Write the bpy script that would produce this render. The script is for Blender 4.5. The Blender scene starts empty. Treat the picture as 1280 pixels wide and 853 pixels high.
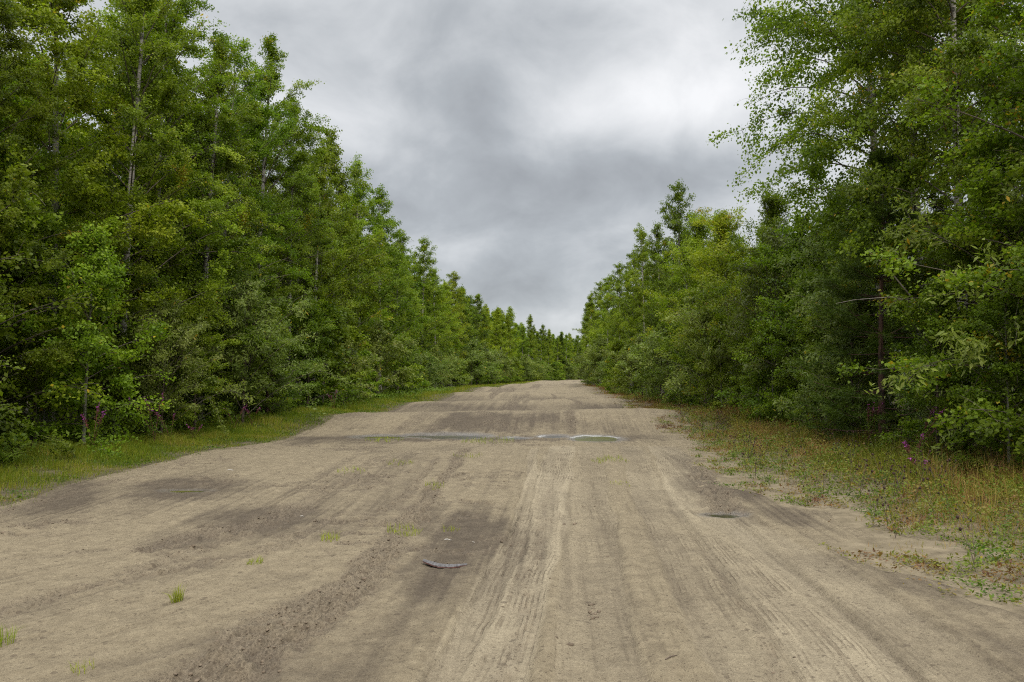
import bpy, math
import numpy as np
from math import radians, pi

# ------------------------------------------------------------------ camera, world, sun, exposure
scene = bpy.context.scene
COL = scene.collection
CAM_Z = 1.62
F = 960.0                                   # focal length for a 1280 wide frame
PITCH = math.atan((471 - 426.5) / F)
cam_d = bpy.data.cameras.new("camera")
cam_d.sensor_width = 36.0
cam_d.lens = 27.0
cam_d.clip_start = 0.1
cam_d.clip_end = 6000
cam = bpy.data.objects.new("camera", cam_d)
COL.objects.link(cam)
cam.location = (0, 0, CAM_Z)
cam.rotation_euler = (pi / 2 + PITCH, 0, 0)
scene.camera = cam

SUN_EL, SUN_AZ = 46.0, 172.0                 # azimuth: degrees clockwise from the view direction (+Y)
world = bpy.data.worlds.new("World")
scene.world = world
world.use_nodes = True


def pix_dir(px, py):
    u, v = (px - 640) / F, -(py - 426.5) / F
    c, s = math.cos(PITCH), math.sin(PITCH)
    d = np.array([u, c - s * v, s + c * v])
    return d / np.linalg.norm(d)


def build_sky():
    nt = world.node_tree
    N, L = nt.nodes, nt.links
    N.clear()
    out = N.new("ShaderNodeOutputWorld")
    bg = N.new("ShaderNodeBackground")
    bg.inputs["Strength"].default_value = 0.1
    L.new(bg.outputs[0], out.inputs[0])
    sky = N.new("ShaderNodeTexSky")
    sky.sky_type = 'NISHITA'
    sky.sun_disc = False
    sky.sun_elevation = radians(SUN_EL)
    sky.sun_rotation = radians(SUN_AZ)
    tc = N.new("ShaderNodeTexCoord")

    def m(op, a, b=None, c=None, clamp=False):
        n = N.new("ShaderNodeMath")
        n.operation = op
        n.use_clamp = clamp
        for i, x in enumerate((a, b, c)):
            if x is None:
                continue
            if isinstance(x, (int, float)):
                n.inputs[i].default_value = x
            else:
                L.new(x, n.inputs[i])
        return n.outputs[0]
    D = tc.outputs["Generated"]
    sep = N.new("ShaderNodeSeparateXYZ")
    L.new(D, sep.inputs[0])
    z = m('MAXIMUM', sep.outputs[2], 0.0)
    den = m('ADD', z, 0.55)
    px = m('DIVIDE', sep.outputs[0], den)
    py = m('DIVIDE', sep.outputs[1], den)
    cmb = N.new("ShaderNodeCombineXYZ")
    L.new(px, cmb.inputs[0])
    L.new(py, cmb.inputs[1])

    def noise(scale, detail, rough, dist=0.0, off=(0, 0, 0)):
        mp = N.new("ShaderNodeMapping")
        mp.inputs["Location"].default_value = off
        L.new(cmb.outputs[0], mp.inputs[0])
        n = N.new("ShaderNodeTexNoise")
        n.inputs["Scale"].default_value = scale
        n.inputs["Detail"].default_value = detail
        n.inputs["Roughness"].default_value = rough
        n.inputs["Distortion"].default_value = dist
        L.new(mp.outputs[0], n.inputs["Vector"])
        return n.outputs["Fac"]
    n1 = noise(2.1, 6, 0.52, 0.3, (3.1, 1.7, 0))
    n2 = noise(6.5, 8, 0.55, 0.3, (8.3, 5.2, 0))
    val = m('ADD', m('MULTIPLY', m('SUBTRACT', n1, 0.5), 0.75), m('MULTIPLY', m('SUBTRACT', n2, 0.5), 0.85))
    # broad thick and thin parts of the cloud deck, as directions in the sky
    for (qx, qy, rad, fl, amp) in SKY_LOBES:
        d = pix_dir(qx, qy)
        sub = N.new("ShaderNodeVectorMath")
        sub.operation = 'SUBTRACT'
        L.new(D, sub.inputs[0])
        sub.inputs[1].default_value = tuple(d)
        mul = N.new("ShaderNodeVectorMath")
        mul.operation = 'MULTIPLY'
        L.new(sub.outputs[0], mul.inputs[0])
        mul.inputs[1].default_value = (1, 1, fl)
        ln = N.new("ShaderNodeVectorMath")
        ln.operation = 'LENGTH'
        L.new(mul.outputs[0], ln.inputs[0])
        mr = N.new("ShaderNodeMapRange")
        mr.interpolation_type = 'SMOOTHSTEP'
        mr.inputs["From Min"].default_value = rad
        mr.inputs["From Max"].default_value = 0.0
        mr.inputs["To Min"].default_value = 0.0
        mr.inputs["To Max"].default_value = amp
        L.new(ln.outputs["Value"], mr.inputs["Value"])
        val = m('ADD', val, mr.outputs[0])
    val = m('ADD', val, 0.49, clamp=True)
    ramp = N.new("ShaderNodeValToRGB")
    e = ramp.color_ramp.elements
    e[0].position, e[0].color = 0.0, (0.225, 0.235, 0.250, 1)
    e[1].position, e[1].color = 1.0, (0.72, 0.725, 0.735, 1)
    k = ramp.color_ramp.elements.new(0.35)
    k.color = (0.345, 0.364, 0.383, 1)
    k = ramp.color_ramp.elements.new(0.62)
    k.color = (0.495, 0.511, 0.527, 1)
    L.new(val, ramp.inputs[0])
    # an overcast sky is brighter overhead than near the horizon
    zen = N.new("ShaderNodeMapRange")
    zen.interpolation_type = 'SMOOTHSTEP'
    zen.inputs["From Min"].default_value = 0.42
    zen.inputs["From Max"].default_value = 0.95
    zen.inputs["To Min"].default_value = 9.2
    zen.inputs["To Max"].default_value = 48.0
    L.new(z, zen.inputs["Value"])
    sc = N.new("ShaderNodeVectorMath")
    sc.operation = 'SCALE'
    L.new(ramp.outputs[0], sc.inputs[0])
    L.new(zen.outputs[0], sc.inputs["Scale"])
    mix = N.new("ShaderNodeMix")
    mix.data_type = 'RGBA'
    mix.inputs[0].default_value = 0.95
    L.new(sky.outputs[0], mix.inputs[6])
    L.new(sc.outputs[0], mix.inputs[7])
    L.new(mix.outputs[2], bg.inputs["Color"])


SKY_LOBES = [
    (960, 50, 0.34, 1.3, 0.36), (780, 130, 0.21, 1.9, 0.28), (430, 130, 0.16, 1.4, 0.12), (520, 100, 0.12, 1.5, 0.06),
    (330, 20, 0.25, 1.0, 0.08), (600, 50, 0.16, 1.0, -0.03), (840, 215, 0.20, 2.4, -0.26),
    (690, 285, 0.28, 2.0, -0.22), (560, 320, 0.10, 2.0, 0.10), (660, 350, 0.16, 3.0, -0.14), (450, 230, 0.15, 2.0, -0.05),
    (680, 400, 0.12, 3.0, 0.10),
]
build_sky()

sun_d = bpy.data.lights.new("sun", 'SUN')
sun_d.energy = 1.5
sun_d.angle = radians(14)
sun_d.color = (1.0, 0.96, 0.9)
sun = bpy.data.objects.new("sun", sun_d)
COL.objects.link(sun)
sun.rotation_euler = (radians(90 - SUN_EL), 0, radians(180 - SUN_AZ))
sun.location = (20, 30, 40)

scene.view_settings.view_transform = 'Standard'
scene.view_settings.look = 'None'
scene.view_settings.exposure = 0.55
scene.view_settings.gamma = 1.0
cy = scene.cycles
cy.max_bounces = 6
cy.diffuse_bounces = 4
cy.glossy_bounces = 3
cy.transmission_bounces = 4
cy.use_denoising = False
cy.filter_width = 1.15
cy.caustics_reflective = False
cy.caustics_refractive = False
cy.sample_clamp_indirect = 4.0

# ------------------------------------------------------------------ numeric helpers
def _hash(ix, iy, seed):
    h = (ix.astype(np.int64) * 374761393 + iy.astype(np.int64) * 668265263 + seed * 974634777) & 0xFFFFFFFF
    h = ((h ^ (h >> 13)) * 1274126177) & 0xFFFFFFFF
    h = h ^ (h >> 16)
    return (h & 0xFFFFFF) / float(0xFFFFFF)


def vnoise(x, y, seed=0):
    x = np.asarray(x, float)
    y = np.asarray(y, float)
    ix, iy = np.floor(x), np.floor(y)
    fx, fy = x - ix, y - iy
    fx = fx * fx * fx * (fx * (fx * 6 - 15) + 10)
    fy = fy * fy * fy * (fy * (fy * 6 - 15) + 10)
    a, b = _hash(ix, iy, seed), _hash(ix + 1, iy, seed)
    c, d = _hash(ix, iy + 1, seed), _hash(ix + 1, iy + 1, seed)
    return (a + (b - a) * fx) * (1 - fy) + (c + (d - c) * fx) * fy


def fbm(x, y, seed=0, octv=4, gain=0.5):
    s, amp, tot = 0.0, 1.0, 0.0
    x = np.asarray(x, float)
    y = np.asarray(y, float)
    for o in range(octv):
        s = s + amp * vnoise(x * 2 ** o + 17.3 * o, y * 2 ** o - 9.1 * o, seed + o)
        tot += amp
        amp *= gain
    return s / tot


def sstep(a, b, x):
    t = np.clip((x - a) / (b - a), 0, 1)
    return t * t * (3 - 2 * t)


def unit(v):
    return v / np.maximum(np.linalg.norm(v, axis=-1, keepdims=True), 1e-9)


def gp(px, py, z=0.0):
    """where the line of sight through a photo pixel meets the level z"""
    d = pix_dir(px, py)
    t = (CAM_Z - z) / -d[2]
    return np.array([d[0] * t, d[1] * t])


def poly_dist(x, y, pts):
    """distance to a polyline and the 0..1 place along it"""
    best = np.full(x.shape, 1e9)
    par = np.zeros(x.shape)
    n = len(pts) - 1
    for i in range(n):
        a, b = pts[i], pts[i + 1]
        ab = b - a
        t = np.clip(((x - a[0]) * ab[0] + (y - a[1]) * ab[1]) / (ab @ ab), 0, 1)
        d = np.hypot(x - a[0] - t * ab[0], y - a[1] - t * ab[1])
        k = d < best
        best = np.where(k, d, best)
        par = np.where(k, (i + t) / n, par)
    return best, par


# ------------------------------------------------------------------ mesh helpers
def mesh_from(name, verts, faces_by_size, mats=(), attrs=None, smooth=False):
    """faces_by_size: list of int arrays (n, k)"""
    me = bpy.data.meshes.new(name)
    verts = np.ascontiguousarray(verts, np.float32)
    me.vertices.add(len(verts))
    me.vertices.foreach_set("co", verts.ravel())
    tot = np.concatenate([np.full(len(f), f.shape[1], np.int32) for f in faces_by_size])
    idx = np.concatenate([f.ravel() for f in faces_by_size]).astype(np.int32)
    start = np.concatenate([[0], np.cumsum(tot)[:-1]]).astype(np.int32)
    me.loops.add(len(idx))
    me.loops.foreach_set("vertex_index", idx)
    me.polygons.add(len(tot))
    me.polygons.foreach_set("loop_start", start)
    me.polygons.foreach_set("loop_total", tot)
    if smooth:
        me.polygons.foreach_set("use_smooth", np.ones(len(tot), bool))
    for m in mats:
        me.materials.append(m)
    for (nm, dom, arr) in (attrs or []):
        at = me.attributes.new(nm, 'FLOAT', dom)
        at.data.foreach_set("value", np.ascontiguousarray(arr, np.float32))
    me.update(calc_edges=True)
    me.validate()
    return me


def link(name, me, parent=None):
    o = bpy.data.objects.new(name, me)
    COL.objects.link(o)
    if parent is not None:
        o.parent = parent
    return o


def tag(o, label=None, cat=None, group=None, kind=None):
    for k, v in (("label", label), ("category", cat), ("group", group), ("kind", kind)):
        if v:
            o[k] = v
    return o


def grid_faces(nr, nc):
    r, c = np.meshgrid(np.arange(nr - 1), np.arange(nc - 1), indexing='ij')
    a = (r * nc + c).ravel()
    return np.stack([a, a + 1, a + nc + 1, a + nc], 1)


def tubes(P, R, sides):
    """P (B,K,3) polylines with radii R (B,K) -> verts, quads (open tubes, closed to a point by their taper)"""
    B, K, _ = P.shape
    T = unit(np.gradient(P, axis=1))
    up = np.where(np.abs(T[..., 2:3]) > 0.9, np.array([1.0, 0, 0]), np.array([0, 0, 1.0]))
    a = unit(np.cross(T, up))
    b = np.cross(T, a)
    ang = np.linspace(0, 2 * pi, sides, endpoint=False)
    V = P[:, :, None, :] + R[:, :, None, None] * (np.cos(ang)[None, None, :, None] * a[:, :, None, :] + np.sin(ang)[None, None, :, None] * b[:, :, None, :])
    idx = np.arange(B * K * sides).reshape(B, K, sides)
    q = np.stack([idx[:, :-1, :], np.roll(idx, -1, 2)[:, :-1, :], np.roll(idx, -1, 2)[:, 1:, :], idx[:, 1:, :]], -1)
    return V.reshape(-1, 3), q.reshape(-1, 4)


def leaf_quads(P, nrm, axis, ln, wd, fold=0.12):
    """rhombic leaves at P, long axis `axis`, face normal near `nrm`"""
    axis = unit(axis)
    side = unit(np.cross(nrm, axis))
    n = np.cross(axis, side)
    ln = ln[:, None]
    wd = wd[:, None]
    base = P
    tip = P + axis * ln
    mid = P + axis * ln * 0.42
    l = mid - side * wd * 0.5 + n * wd * fold
    r = mid + side * wd * 0.5 + n * wd * fold
    V = np.stack([base, r, tip, l], 1).reshape(-1, 3)
    q = np.arange(len(V)).reshape(-1, 4)
    return V, q


# ------------------------------------------------------------------ materials
def new_mat(name):
    m = bpy.data.materials.new(name)
    m.use_nodes = True
    nt = m.node_tree
    nt.nodes.clear()
    out = nt.nodes.new("ShaderNodeOutputMaterial")
    return m, nt, out


def nd(nt, kind, **kw):
    n = nt.nodes.new(kind)
    for k, v in kw.items():
        if k.startswith("i_"):
            n.inputs[k[2:].replace("_", " ")].default_value = v
        else:
            setattr(n, k, v)
    return n


def ramp_node(nt, fac, stops):
    r = nt.nodes.new("ShaderNodeValToRGB")
    e = r.color_ramp.elements
    e[0].position, e[0].color = stops[0][0], (*stops[0][1], 1)
    e[1].position, e[1].color = stops[-1][0], (*stops[-1][1], 1)
    for p, c in stops[1:-1]:
        k = e.new(p)
        k.color = (*c, 1)
    nt.links.new(fac, r.inputs[0])
    return r.outputs[0]


def mixc(nt, fac, a, b, blend='MIX'):
    n = nt.nodes.new("ShaderNodeMix")
    n.data_type = 'RGBA'
    n.blend_type = blend
    for sock, v in ((0, fac), (6, a), (7, b)):
        if isinstance(v, (int, float)):
            n.inputs[sock].default_value = v
        elif isinstance(v, tuple):
            n.inputs[sock].default_value = (*v, 1)
        else:
            nt.links.new(v, n.inputs[sock])
    return n.outputs[2]


def leaf_mat(name, stops, hue_spread=0.014, val_spread=0.27, transl=0.46, rough=0.5, spec=0.22, yellow=(0.45, 0.30, 0.02)):
    m, nt, out = new_mat(name)
    at = nd(nt, "ShaderNodeAttribute", attribute_name="tone")
    col = ramp_node(nt, at.outputs["Fac"], stops)
    ay = nd(nt, "ShaderNodeAttribute", attribute_name="yellow")
    col = mixc(nt, ay.outputs["Fac"], col, yellow)
    oi = nd(nt, "ShaderNodeObjectInfo")
    hs = nd(nt, "ShaderNodeHueSaturation")
    mr = nd(nt, "ShaderNodeMapRange")
    mr.inputs["To Min"].default_value = 0.5 - hue_spread
    mr.inputs["To Max"].default_value = 0.5 + hue_spread * 0.7
    nt.links.new(oi.outputs["Random"], mr.inputs["Value"])
    nt.links.new(mr.outputs[0], hs.inputs["Hue"])
    mu = nd(nt, "ShaderNodeMath", operation='MULTIPLY')
    mu.inputs[1].default_value = 7.31
    nt.links.new(oi.outputs["Random"], mu.inputs[0])
    fr = nd(nt, "ShaderNodeMath", operation='FRACT')
    nt.links.new(mu.outputs[0], fr.inputs[0])
    mv = nd(nt, "ShaderNodeMapRange")
    mv.inputs["To Min"].default_value = 1 - val_spread
    mv.inputs["To Max"].default_value = 1 + val_spread
    nt.links.new(fr.outputs[0], mv.inputs["Value"])
    nt.links.new(mv.outputs[0], hs.inputs["Value"])
    nt.links.new(col, hs.inputs["Color"])
    p = nd(nt, "ShaderNodeBsdfPrincipled")
    p.inputs["Roughness"].default_value = rough
    p.inputs["Specular IOR Level"].default_value = spec
    nt.links.new(hs.outputs[0], p.inputs["Base Color"])
    t = nd(nt, "ShaderNodeBsdfTranslucent")
    tc = mixc(nt, 1.0, hs.outputs[0], (1.0, 1.12, 0.7), 'MULTIPLY')
    nt.links.new(tc, t.inputs["Color"])
    mx = nd(nt, "ShaderNodeMixShader")
    mx.inputs[0].default_value = transl
    nt.links.new(p.outputs[0], mx.inputs[1])
    nt.links.new(t.outputs[0], mx.inputs[2])
    nt.links.new(mx.outputs[0], out.inputs[0])
    return m


GREEN = [(0.0, (0.072, 0.115, 0.006)), (0.45, (0.148, 0.214, 0.010)), (0.8, (0.225, 0.295, 0.018)), (1.0, (0.31, 0.35, 0.04))]
GREEN_Y = [(0.0, (0.115, 0.160, 0.006)), (0.5, (0.220, 0.280, 0.011)), (1.0, (0.34, 0.38, 0.028))]
GREEN_W = [(0.0, (0.085, 0.125, 0.018)), (0.5, (0.165, 0.215, 0.030)), (1.0, (0.27, 0.31, 0.085))]
M_BIRCH = leaf_mat("birch_leaf", GREEN)
M_ASPEN = leaf_mat("aspen_leaf", GREEN_Y)
M_WILLOW = leaf_mat("willow_leaf", GREEN_W, spec=0.3, hue_spread=0.02)
M_NEEDLE = leaf_mat("pine_needle", [(0, (0.040, 0.070, 0.006)), (0.6, (0.080, 0.120, 0.010)), (1, (0.135, 0.175, 0.018))], transl=0.2, hue_spread=0.01, val_spread=0.1)
M_FERN = leaf_mat("fern_frond", [(0, (0.17, 0.22, 0.012)), (1, (0.34, 0.37, 0.02))], hue_spread=0.01, val_spread=0.1)
M_HERB = leaf_mat("herb_leaf", [(0, (0.08, 0.13, 0.012)), (1, (0.20, 0.27, 0.03))], hue_spread=0.02, val_spread=0.2)
M_MAT = leaf_mat("weed_mat", [(0, (0.060, 0.115, 0.010)), (0.3, (0.12, 0.165, 0.015)), (0.55, (0.19, 0.18, 0.025)), (0.75, (0.21, 0.115, 0.035)), (1, (0.12, 0.055, 0.03))], hue_spread=0, val_spread=0, transl=0.3)
M_GRASS = leaf_mat("verge_grass", [(0, (0.10, 0.155, 0.010)), (0.4, (0.19, 0.225, 0.014)), (0.7, (0.28, 0.265, 0.03)), (1, (0.36, 0.26, 0.08))], hue_spread=0, val_spread=0, transl=0.45)
M_DRYGRASS = leaf_mat("dry_grass", [(0, (0.15, 0.185, 0.016)), (0.4, (0.25, 0.235, 0.028)), (0.75, (0.36, 0.255, 0.07)), (1, (0.28, 0.13, 0.055))], hue_spread=0, val_spread=0, transl=0.4)
M_TUFT = leaf_mat("tuft_grass", [(0, (0.20, 0.25, 0.02)), (1, (0.36, 0.38, 0.05))], hue_spread=0.01, val_spread=0.15, transl=0.45)


def bark_mat(name, pale, dark, scale=(3, 3, 14), cut=(0.5, 0.62)):
    m, nt, out = new_mat(name)
    tc = nd(nt, "ShaderNodeTexCoord")
    mp = nd(nt, "ShaderNodeMapping")
    mp.inputs["Scale"].default_value = scale
    nt.links.new(tc.outputs["Object"], mp.inputs[0])
    n = nd(nt, "ShaderNodeTexNoise")
    n.inputs["Scale"].default_value = 1.4
    n.inputs["Detail"].default_value = 6
    nt.links.new(mp.outputs[0], n.inputs["Vector"])
    mid = tuple((a + b) / 2 for a, b in zip(pale, dark))
    col = ramp_node(nt, n.outputs["Fac"], [(0.3, mid), (cut[0], pale), (cut[1], dark)])
    p = nd(nt, "ShaderNodeBsdfPrincipled")
    p.inputs["Roughness"].default_value = 0.85
    nt.links.new(col, p.inputs["Base Color"])
    b = nd(nt, "ShaderNodeBump")
    b.inputs["Strength"].default_value = 0.5
    b.inputs["Distance"].default_value = 0.01
    nt.links.new(n.outputs["Fac"], b.inputs["Height"])
    nt.links.new(b.outputs[0], p.inputs["Normal"])
    nt.links.new(p.outputs[0], out.inputs[0])
    return m


M_BARK_BIRCH = bark_mat("birch_bark", (0.42, 0.38, 0.33), (0.06, 0.05, 0.045))
M_BARK_ASPEN = bark_mat("aspen_bark", (0.20, 0.19, 0.14), (0.06, 0.055, 0.04))
M_BARK_DARK = bark_mat("shrub_bark", (0.12, 0.085, 0.06), (0.04, 0.03, 0.024))
M_BARK_PINE = bark_mat("pine_bark", (0.10, 0.05, 0.03), (0.04, 0.026, 0.02), (6, 6, 2))
M_LIMB = bark_mat("limb_bark", (0.11, 0.085, 0.06), (0.05, 0.038, 0.03))
M_BARK_DEAD = bark_mat("dead_wood", (0.20, 0.17, 0.14), (0.09, 0.075, 0.06), (6, 6, 2))


def plain_mat(name, a, b, scale=20, rough=0.8, spec=0.3):
    m, nt, out = new_mat(name)
    tc = nd(nt, "ShaderNodeTexCoord")
    n = nd(nt, "ShaderNodeTexNoise")
    n.inputs["Scale"].default_value = scale
    n.inputs["Detail"].default_value = 5
    nt.links.new(tc.outputs["Object"], n.inputs["Vector"])
    col = ramp_node(nt, n.outputs["Fac"], [(0.35, a), (0.65, b)])
    p = nd(nt, "ShaderNodeBsdfPrincipled")
    p.inputs["Roughness"].default_value = rough
    p.inputs["Specular IOR Level"].default_value = spec
    nt.links.new(col, p.inputs["Base Color"])
    bp = nd(nt, "ShaderNodeBump")
    bp.inputs["Strength"].default_value = 0.4
    bp.inputs["Distance"].default_value = 0.005
    nt.links.new(n.outputs["Fac"], bp.inputs["Height"])
    nt.links.new(bp.outputs[0], p.inputs["Normal"])
    nt.links.new(p.outputs[0], out.inputs[0])
    return m


M_STEM_RED = plain_mat("red_stem", (0.16, 0.035, 0.04), (0.09, 0.04, 0.03), 40)
M_STEM = plain_mat("green_stem", (0.09, 0.11, 0.03), (0.13, 0.12, 0.04), 40)
M_MAGENTA = plain_mat("fireweed_petal", (0.36, 0.07, 0.30), (0.24, 0.04, 0.22), 60)
M_SEED = plain_mat("seed_head", (0.025, 0.015, 0.012), (0.06, 0.03, 0.02), 60)
M_CLOD = plain_mat("clod_earth", (0.19, 0.145, 0.10), (0.10, 0.077, 0.054), 30, 0.95, 0.1)

# ------------------------------------------------------------------ the lie of the land
WAVE = np.array([(-20, 0), (2, 0.0), (9, 0.0), (15.5, 0.05), (19.2, -0.06), (21.9, -0.06), (27, 0.42), (33, 0.05), (39.5, 0.44), (46, 0.12), (54, 0.50),
                 (62, 0.25), (74, 0.62), (86, 0.35), (100, 0.62), (120, 0.45), (150, 0.75), (400, 0.9)])
TREE_L = np.array([(-30, -6.8), (5, -6.7), (10, -6.6), (20, -6.4), (35, -6.2), (50, -6.0), (70, -5.4), (100, -3.4), (130, -0.4), (170, 5.5), (220, 15), (300, 36), (420, 80)])
ROAD_L = np.array([(-30, -6.8), (5, -6.7), (10, -6.6), (20, -6.4), (28, -6.0), (40, -4.9), (54, -3.9), (74, -2.6), (100, -0.4), (130, 3.0), (170, 8.5), (220, 17), (300, 37), (420, 81)])
ROAD_R = np.array([(-30, 2.6), (2, 3.3), (5, 3.45), (8, 3.4), (11, 3.45), (14, 3.8), (20, 4.7), (28, 5.2), (40, 5.6), (54, 6.3), (74, 7.3), (100, 8.6), (130, 11), (170, 16.5), (220, 26), (300, 48), (420, 92)])


def sinterp(y, tab):
    """smooth interpolation, level at every control point"""
    i = np.clip(np.searchsorted(tab[:, 0], y) - 1, 0, len(tab) - 2)
    t = np.clip((y - tab[i, 0]) / (tab[i + 1, 0] - tab[i, 0]), 0, 1)
    t = t * t * (3 - 2 * t)
    return tab[i, 1] * (1 - t) + tab[i + 1, 1] * t


def road_l(y):
    return np.interp(y, ROAD_L[:, 0], ROAD_L[:, 1])


def tree_l(y):
    return np.interp(y, TREE_L[:, 0], TREE_L[:, 1])


def road_r(y):
    return np.interp(y, ROAD_R[:, 0], ROAD_R[:, 1])


def land(x, y):
    """height of the land without the fine marks of the road"""
    x = np.asarray(x, float)
    y = np.asarray(y, float)
    yy = y + 1.6 * (vnoise(x * 0.35 + 3, y * 0.02, 5) - 0.5) * sstep(22, 32, y)
    w = sinterp(yy, WAVE)
    side = np.maximum(road_l(y) - x, x - road_r(y))          # > 0 beyond the road
    att = 1 - 0.55 * sstep(-0.5, 3.0, side)
    lat = 1 + 0.5 * (vnoise(x * 0.22 + 11, y * 0.05, 9) - 0.5) * sstep(20, 26, y)
    z = w * att * lat
    z = z + 0.05 * (fbm(x * 0.35, y * 0.35, 31, 3) - 0.5) * (1 - sstep(18, 19.5, y) * (1 - sstep(21, 23, y)))
    z = z + 0.10 * sstep(0.0, 2.2, side) + 0.22 * (fbm(x * 0.25, y * 0.25, 40, 3) - 0.5) * sstep(1.0, 5.0, side)
    return z


def road_inside(x, y):
    """metres inside the road edge, the edge frayed"""
    wob = 0.9 * (fbm(x * 0.6 + 4, y * 0.5, 61, 4) - 0.5)
    fray_r = 1.5 * (fbm(x * 0.9 + 14, y * 0.7, 67, 4) - 0.5)
    return np.minimum(x - road_l(y) + wob, road_r(y) - x + wob + fray_r)


PX = lambda *pts: np.array([gp(a, b) for a, b in pts])
TRACKS = [  # packed tyre tracks: line, half width, paleness, rib depth
    (PX((704, 556), (692, 600), (674, 660), (640, 735), (585, 853), (540, 960)), 0.30, 0.9, 1.0),
    (PX((738, 556), (738, 620), (740, 700), (748, 853), (756, 960)), 0.28, 0.35, 0.6),
    (PX((786, 556), (815, 620), (862, 700), (950, 853), (1010, 960)), 0.26, 0.45, 0.8),
    (PX((826, 556), (880, 640), (950, 715), (1085, 853), (1190, 960)), 0.34, 0.9, 0.9),
    (PX((668, 560), (662, 610), (640, 690), (545, 853), (470, 960)), 0.10, 0.8, 0.5),
    (PX((900, 640), (1000, 700), (1130, 800), (1260, 900)), 0.30, 0.45, 0.5),
]
SWING = PX((505, 556), (440, 597), (340, 660), (220, 712), (0, 772), (-400, 850))
CHURN = [  # loose, turned-up earth: line, half width start, end, strength
    (PX((585, 560), (560, 592), (520, 645), (490, 680), (420, 745), (330, 800), (240, 853), (120, 930)), 0.10, 0.34, 1.0),
    (PX((505, 668), (450, 725), (395, 760)), 0.16, 0.22, 0.8),
    (PX((470, 575), (420, 610), (350, 650), (250, 690), (150, 720)), 0.12, 0.16, 0.55),
    (PX((430, 640), (330, 690), (220, 712), (90, 740), (0, 765)), 0.08, 0.16, 0.6),
    (PX((370, 635), (310, 655), (240, 672), (190, 688)), 0.30, 0.25, 0.9),
    (PX((0, 702), (60, 698), (130, 688), (210, 682)), 0.06, 0.10, 0.5),
    (PX((0, 640), (80, 622), (140, 605), (180, 598)), 0.10, 0.06, 0.6),
    (PX((868, 580), (885, 605), (905, 628), (925, 640)), 0.22, 0.25, 1.0),
    (PX((545, 575), (520, 610), (480, 640)), 0.08, 0.10, 0.6),
    (PX((690, 610), (665, 700), (640, 800), (600, 900)), 0.03, 0.05, 0.45),
    (PX((880, 690), (935, 770), (975, 853)), 0.03, 0.05, 0.4),
    (np.array([gp(712, 514, 0.38), gp(716, 524, 0.28), gp(716, 536, 0.1)]), 0.14, 0.2, 1.0),
    (np.array([gp(690, 492, 0.46), gp(710, 500, 0.40), gp(726, 508, 0.2)]), 0.12, 0.2, 1.0), (np.array([gp(786, 496, 0.46), gp(806, 504, 0.3), gp(822, 509, 0.2)]), 0.14, 0.2, 1.0),
    (np.array([gp(676, 486, 0.6), gp(668, 489, 0.5), gp(650, 491, 0.4)]), 0.2, 0.25, 1.0), (np.array([gp(600, 516, 0.36), gp(615, 524, 0.28), gp(650, 532, 0.18)]), 0.3, 0.4, 0.8),
    (np.array([gp(540, 514, 0.36), gp(520, 524, 0.25), gp(500, 534, 0.12)]), 0.25, 0.3, 0.6),
]
DAMP = [  # dark wet sand: centre px, half size in m (across, along), turn, strength
    (600, 672, 0.75, 2.0, 0.0, 0.85), (560, 720, 0.62, 1.1, 0.1, 0.75), (530, 770, 0.5, 0.8, 0.1, 0.45), (470, 820, 0.75, 0.8, 0.1, 0.4),
    (520, 820, 0.16, 0.2, 0, 0.5), (240, 612, 1.3, 0.9, 0.5, 0.75), (320, 650, 1.5, 0.8, 0.9, 0.7), (230, 680, 1.1, 0.4, 0.9, 0.5),
    (80, 618, 2.0, 0.5, 1.0, 0.65), (20, 640, 1.0, 0.5, 0.8, 0.4), (888, 608, 0.45, 1.4, -0.2, 0.75), (905, 640, 0.6, 0.35, 0, 0.8),
    (968, 645, 0.6, 0.7, 0.0, 0.6), (820, 690, 0.45, 2.0, -0.15, 0.4), (1110, 720, 0.7, 1.1, -0.5, 0.4), (1180, 800, 0.6, 0.7, -0.5, 0.45),
    (520, 545, 4.0, 1.3, 0, 0.9), (700, 545, 2.6, 1.3, 0, 0.8), (620, 536, 2.4, 2.2, 0, 0.9), (720, 538, 1.6, 1.8, 0, 0.6), (420, 548, 2.0, 1.5, 0, 0.6), (460, 512, 2.4, 3.0, 0.0, 0.45),
    (440, 600, 1.2, 0.5, 0.8, 0.35), (860, 545, 2.0, 1.2, 0, 0.45), (400, 740, 0.8, 0.5, 0.5, 0.25),
]
POOLS = [  # hollows that hold water: x, y, half length x, half length y, depth, water level or None
    (*gp(744, 548.5, -0.07), 0.62, 0.95, 0.055, -0.078), (*gp(692, 546, -0.07), 0.40, 0.55, 0.045, -0.078), (*gp(645, 548, -0.07), 0.35, 0.4, 0.03, -0.078),
    (*gp(565, 546, -0.07), 0.95, 0.8, 0.05, -0.078), (*gp(525, 545, -0.07), 0.5, 0.5, 0.045, -0.078), (*gp(478, 546.5, -0.07), 0.75, 0.6, 0.045, -0.078),
    (*gp(906, 641), 0.22, 0.17, 0.05, None), (*gp(232, 614), 0.3, 0.12, 0.03, None),
]


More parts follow.
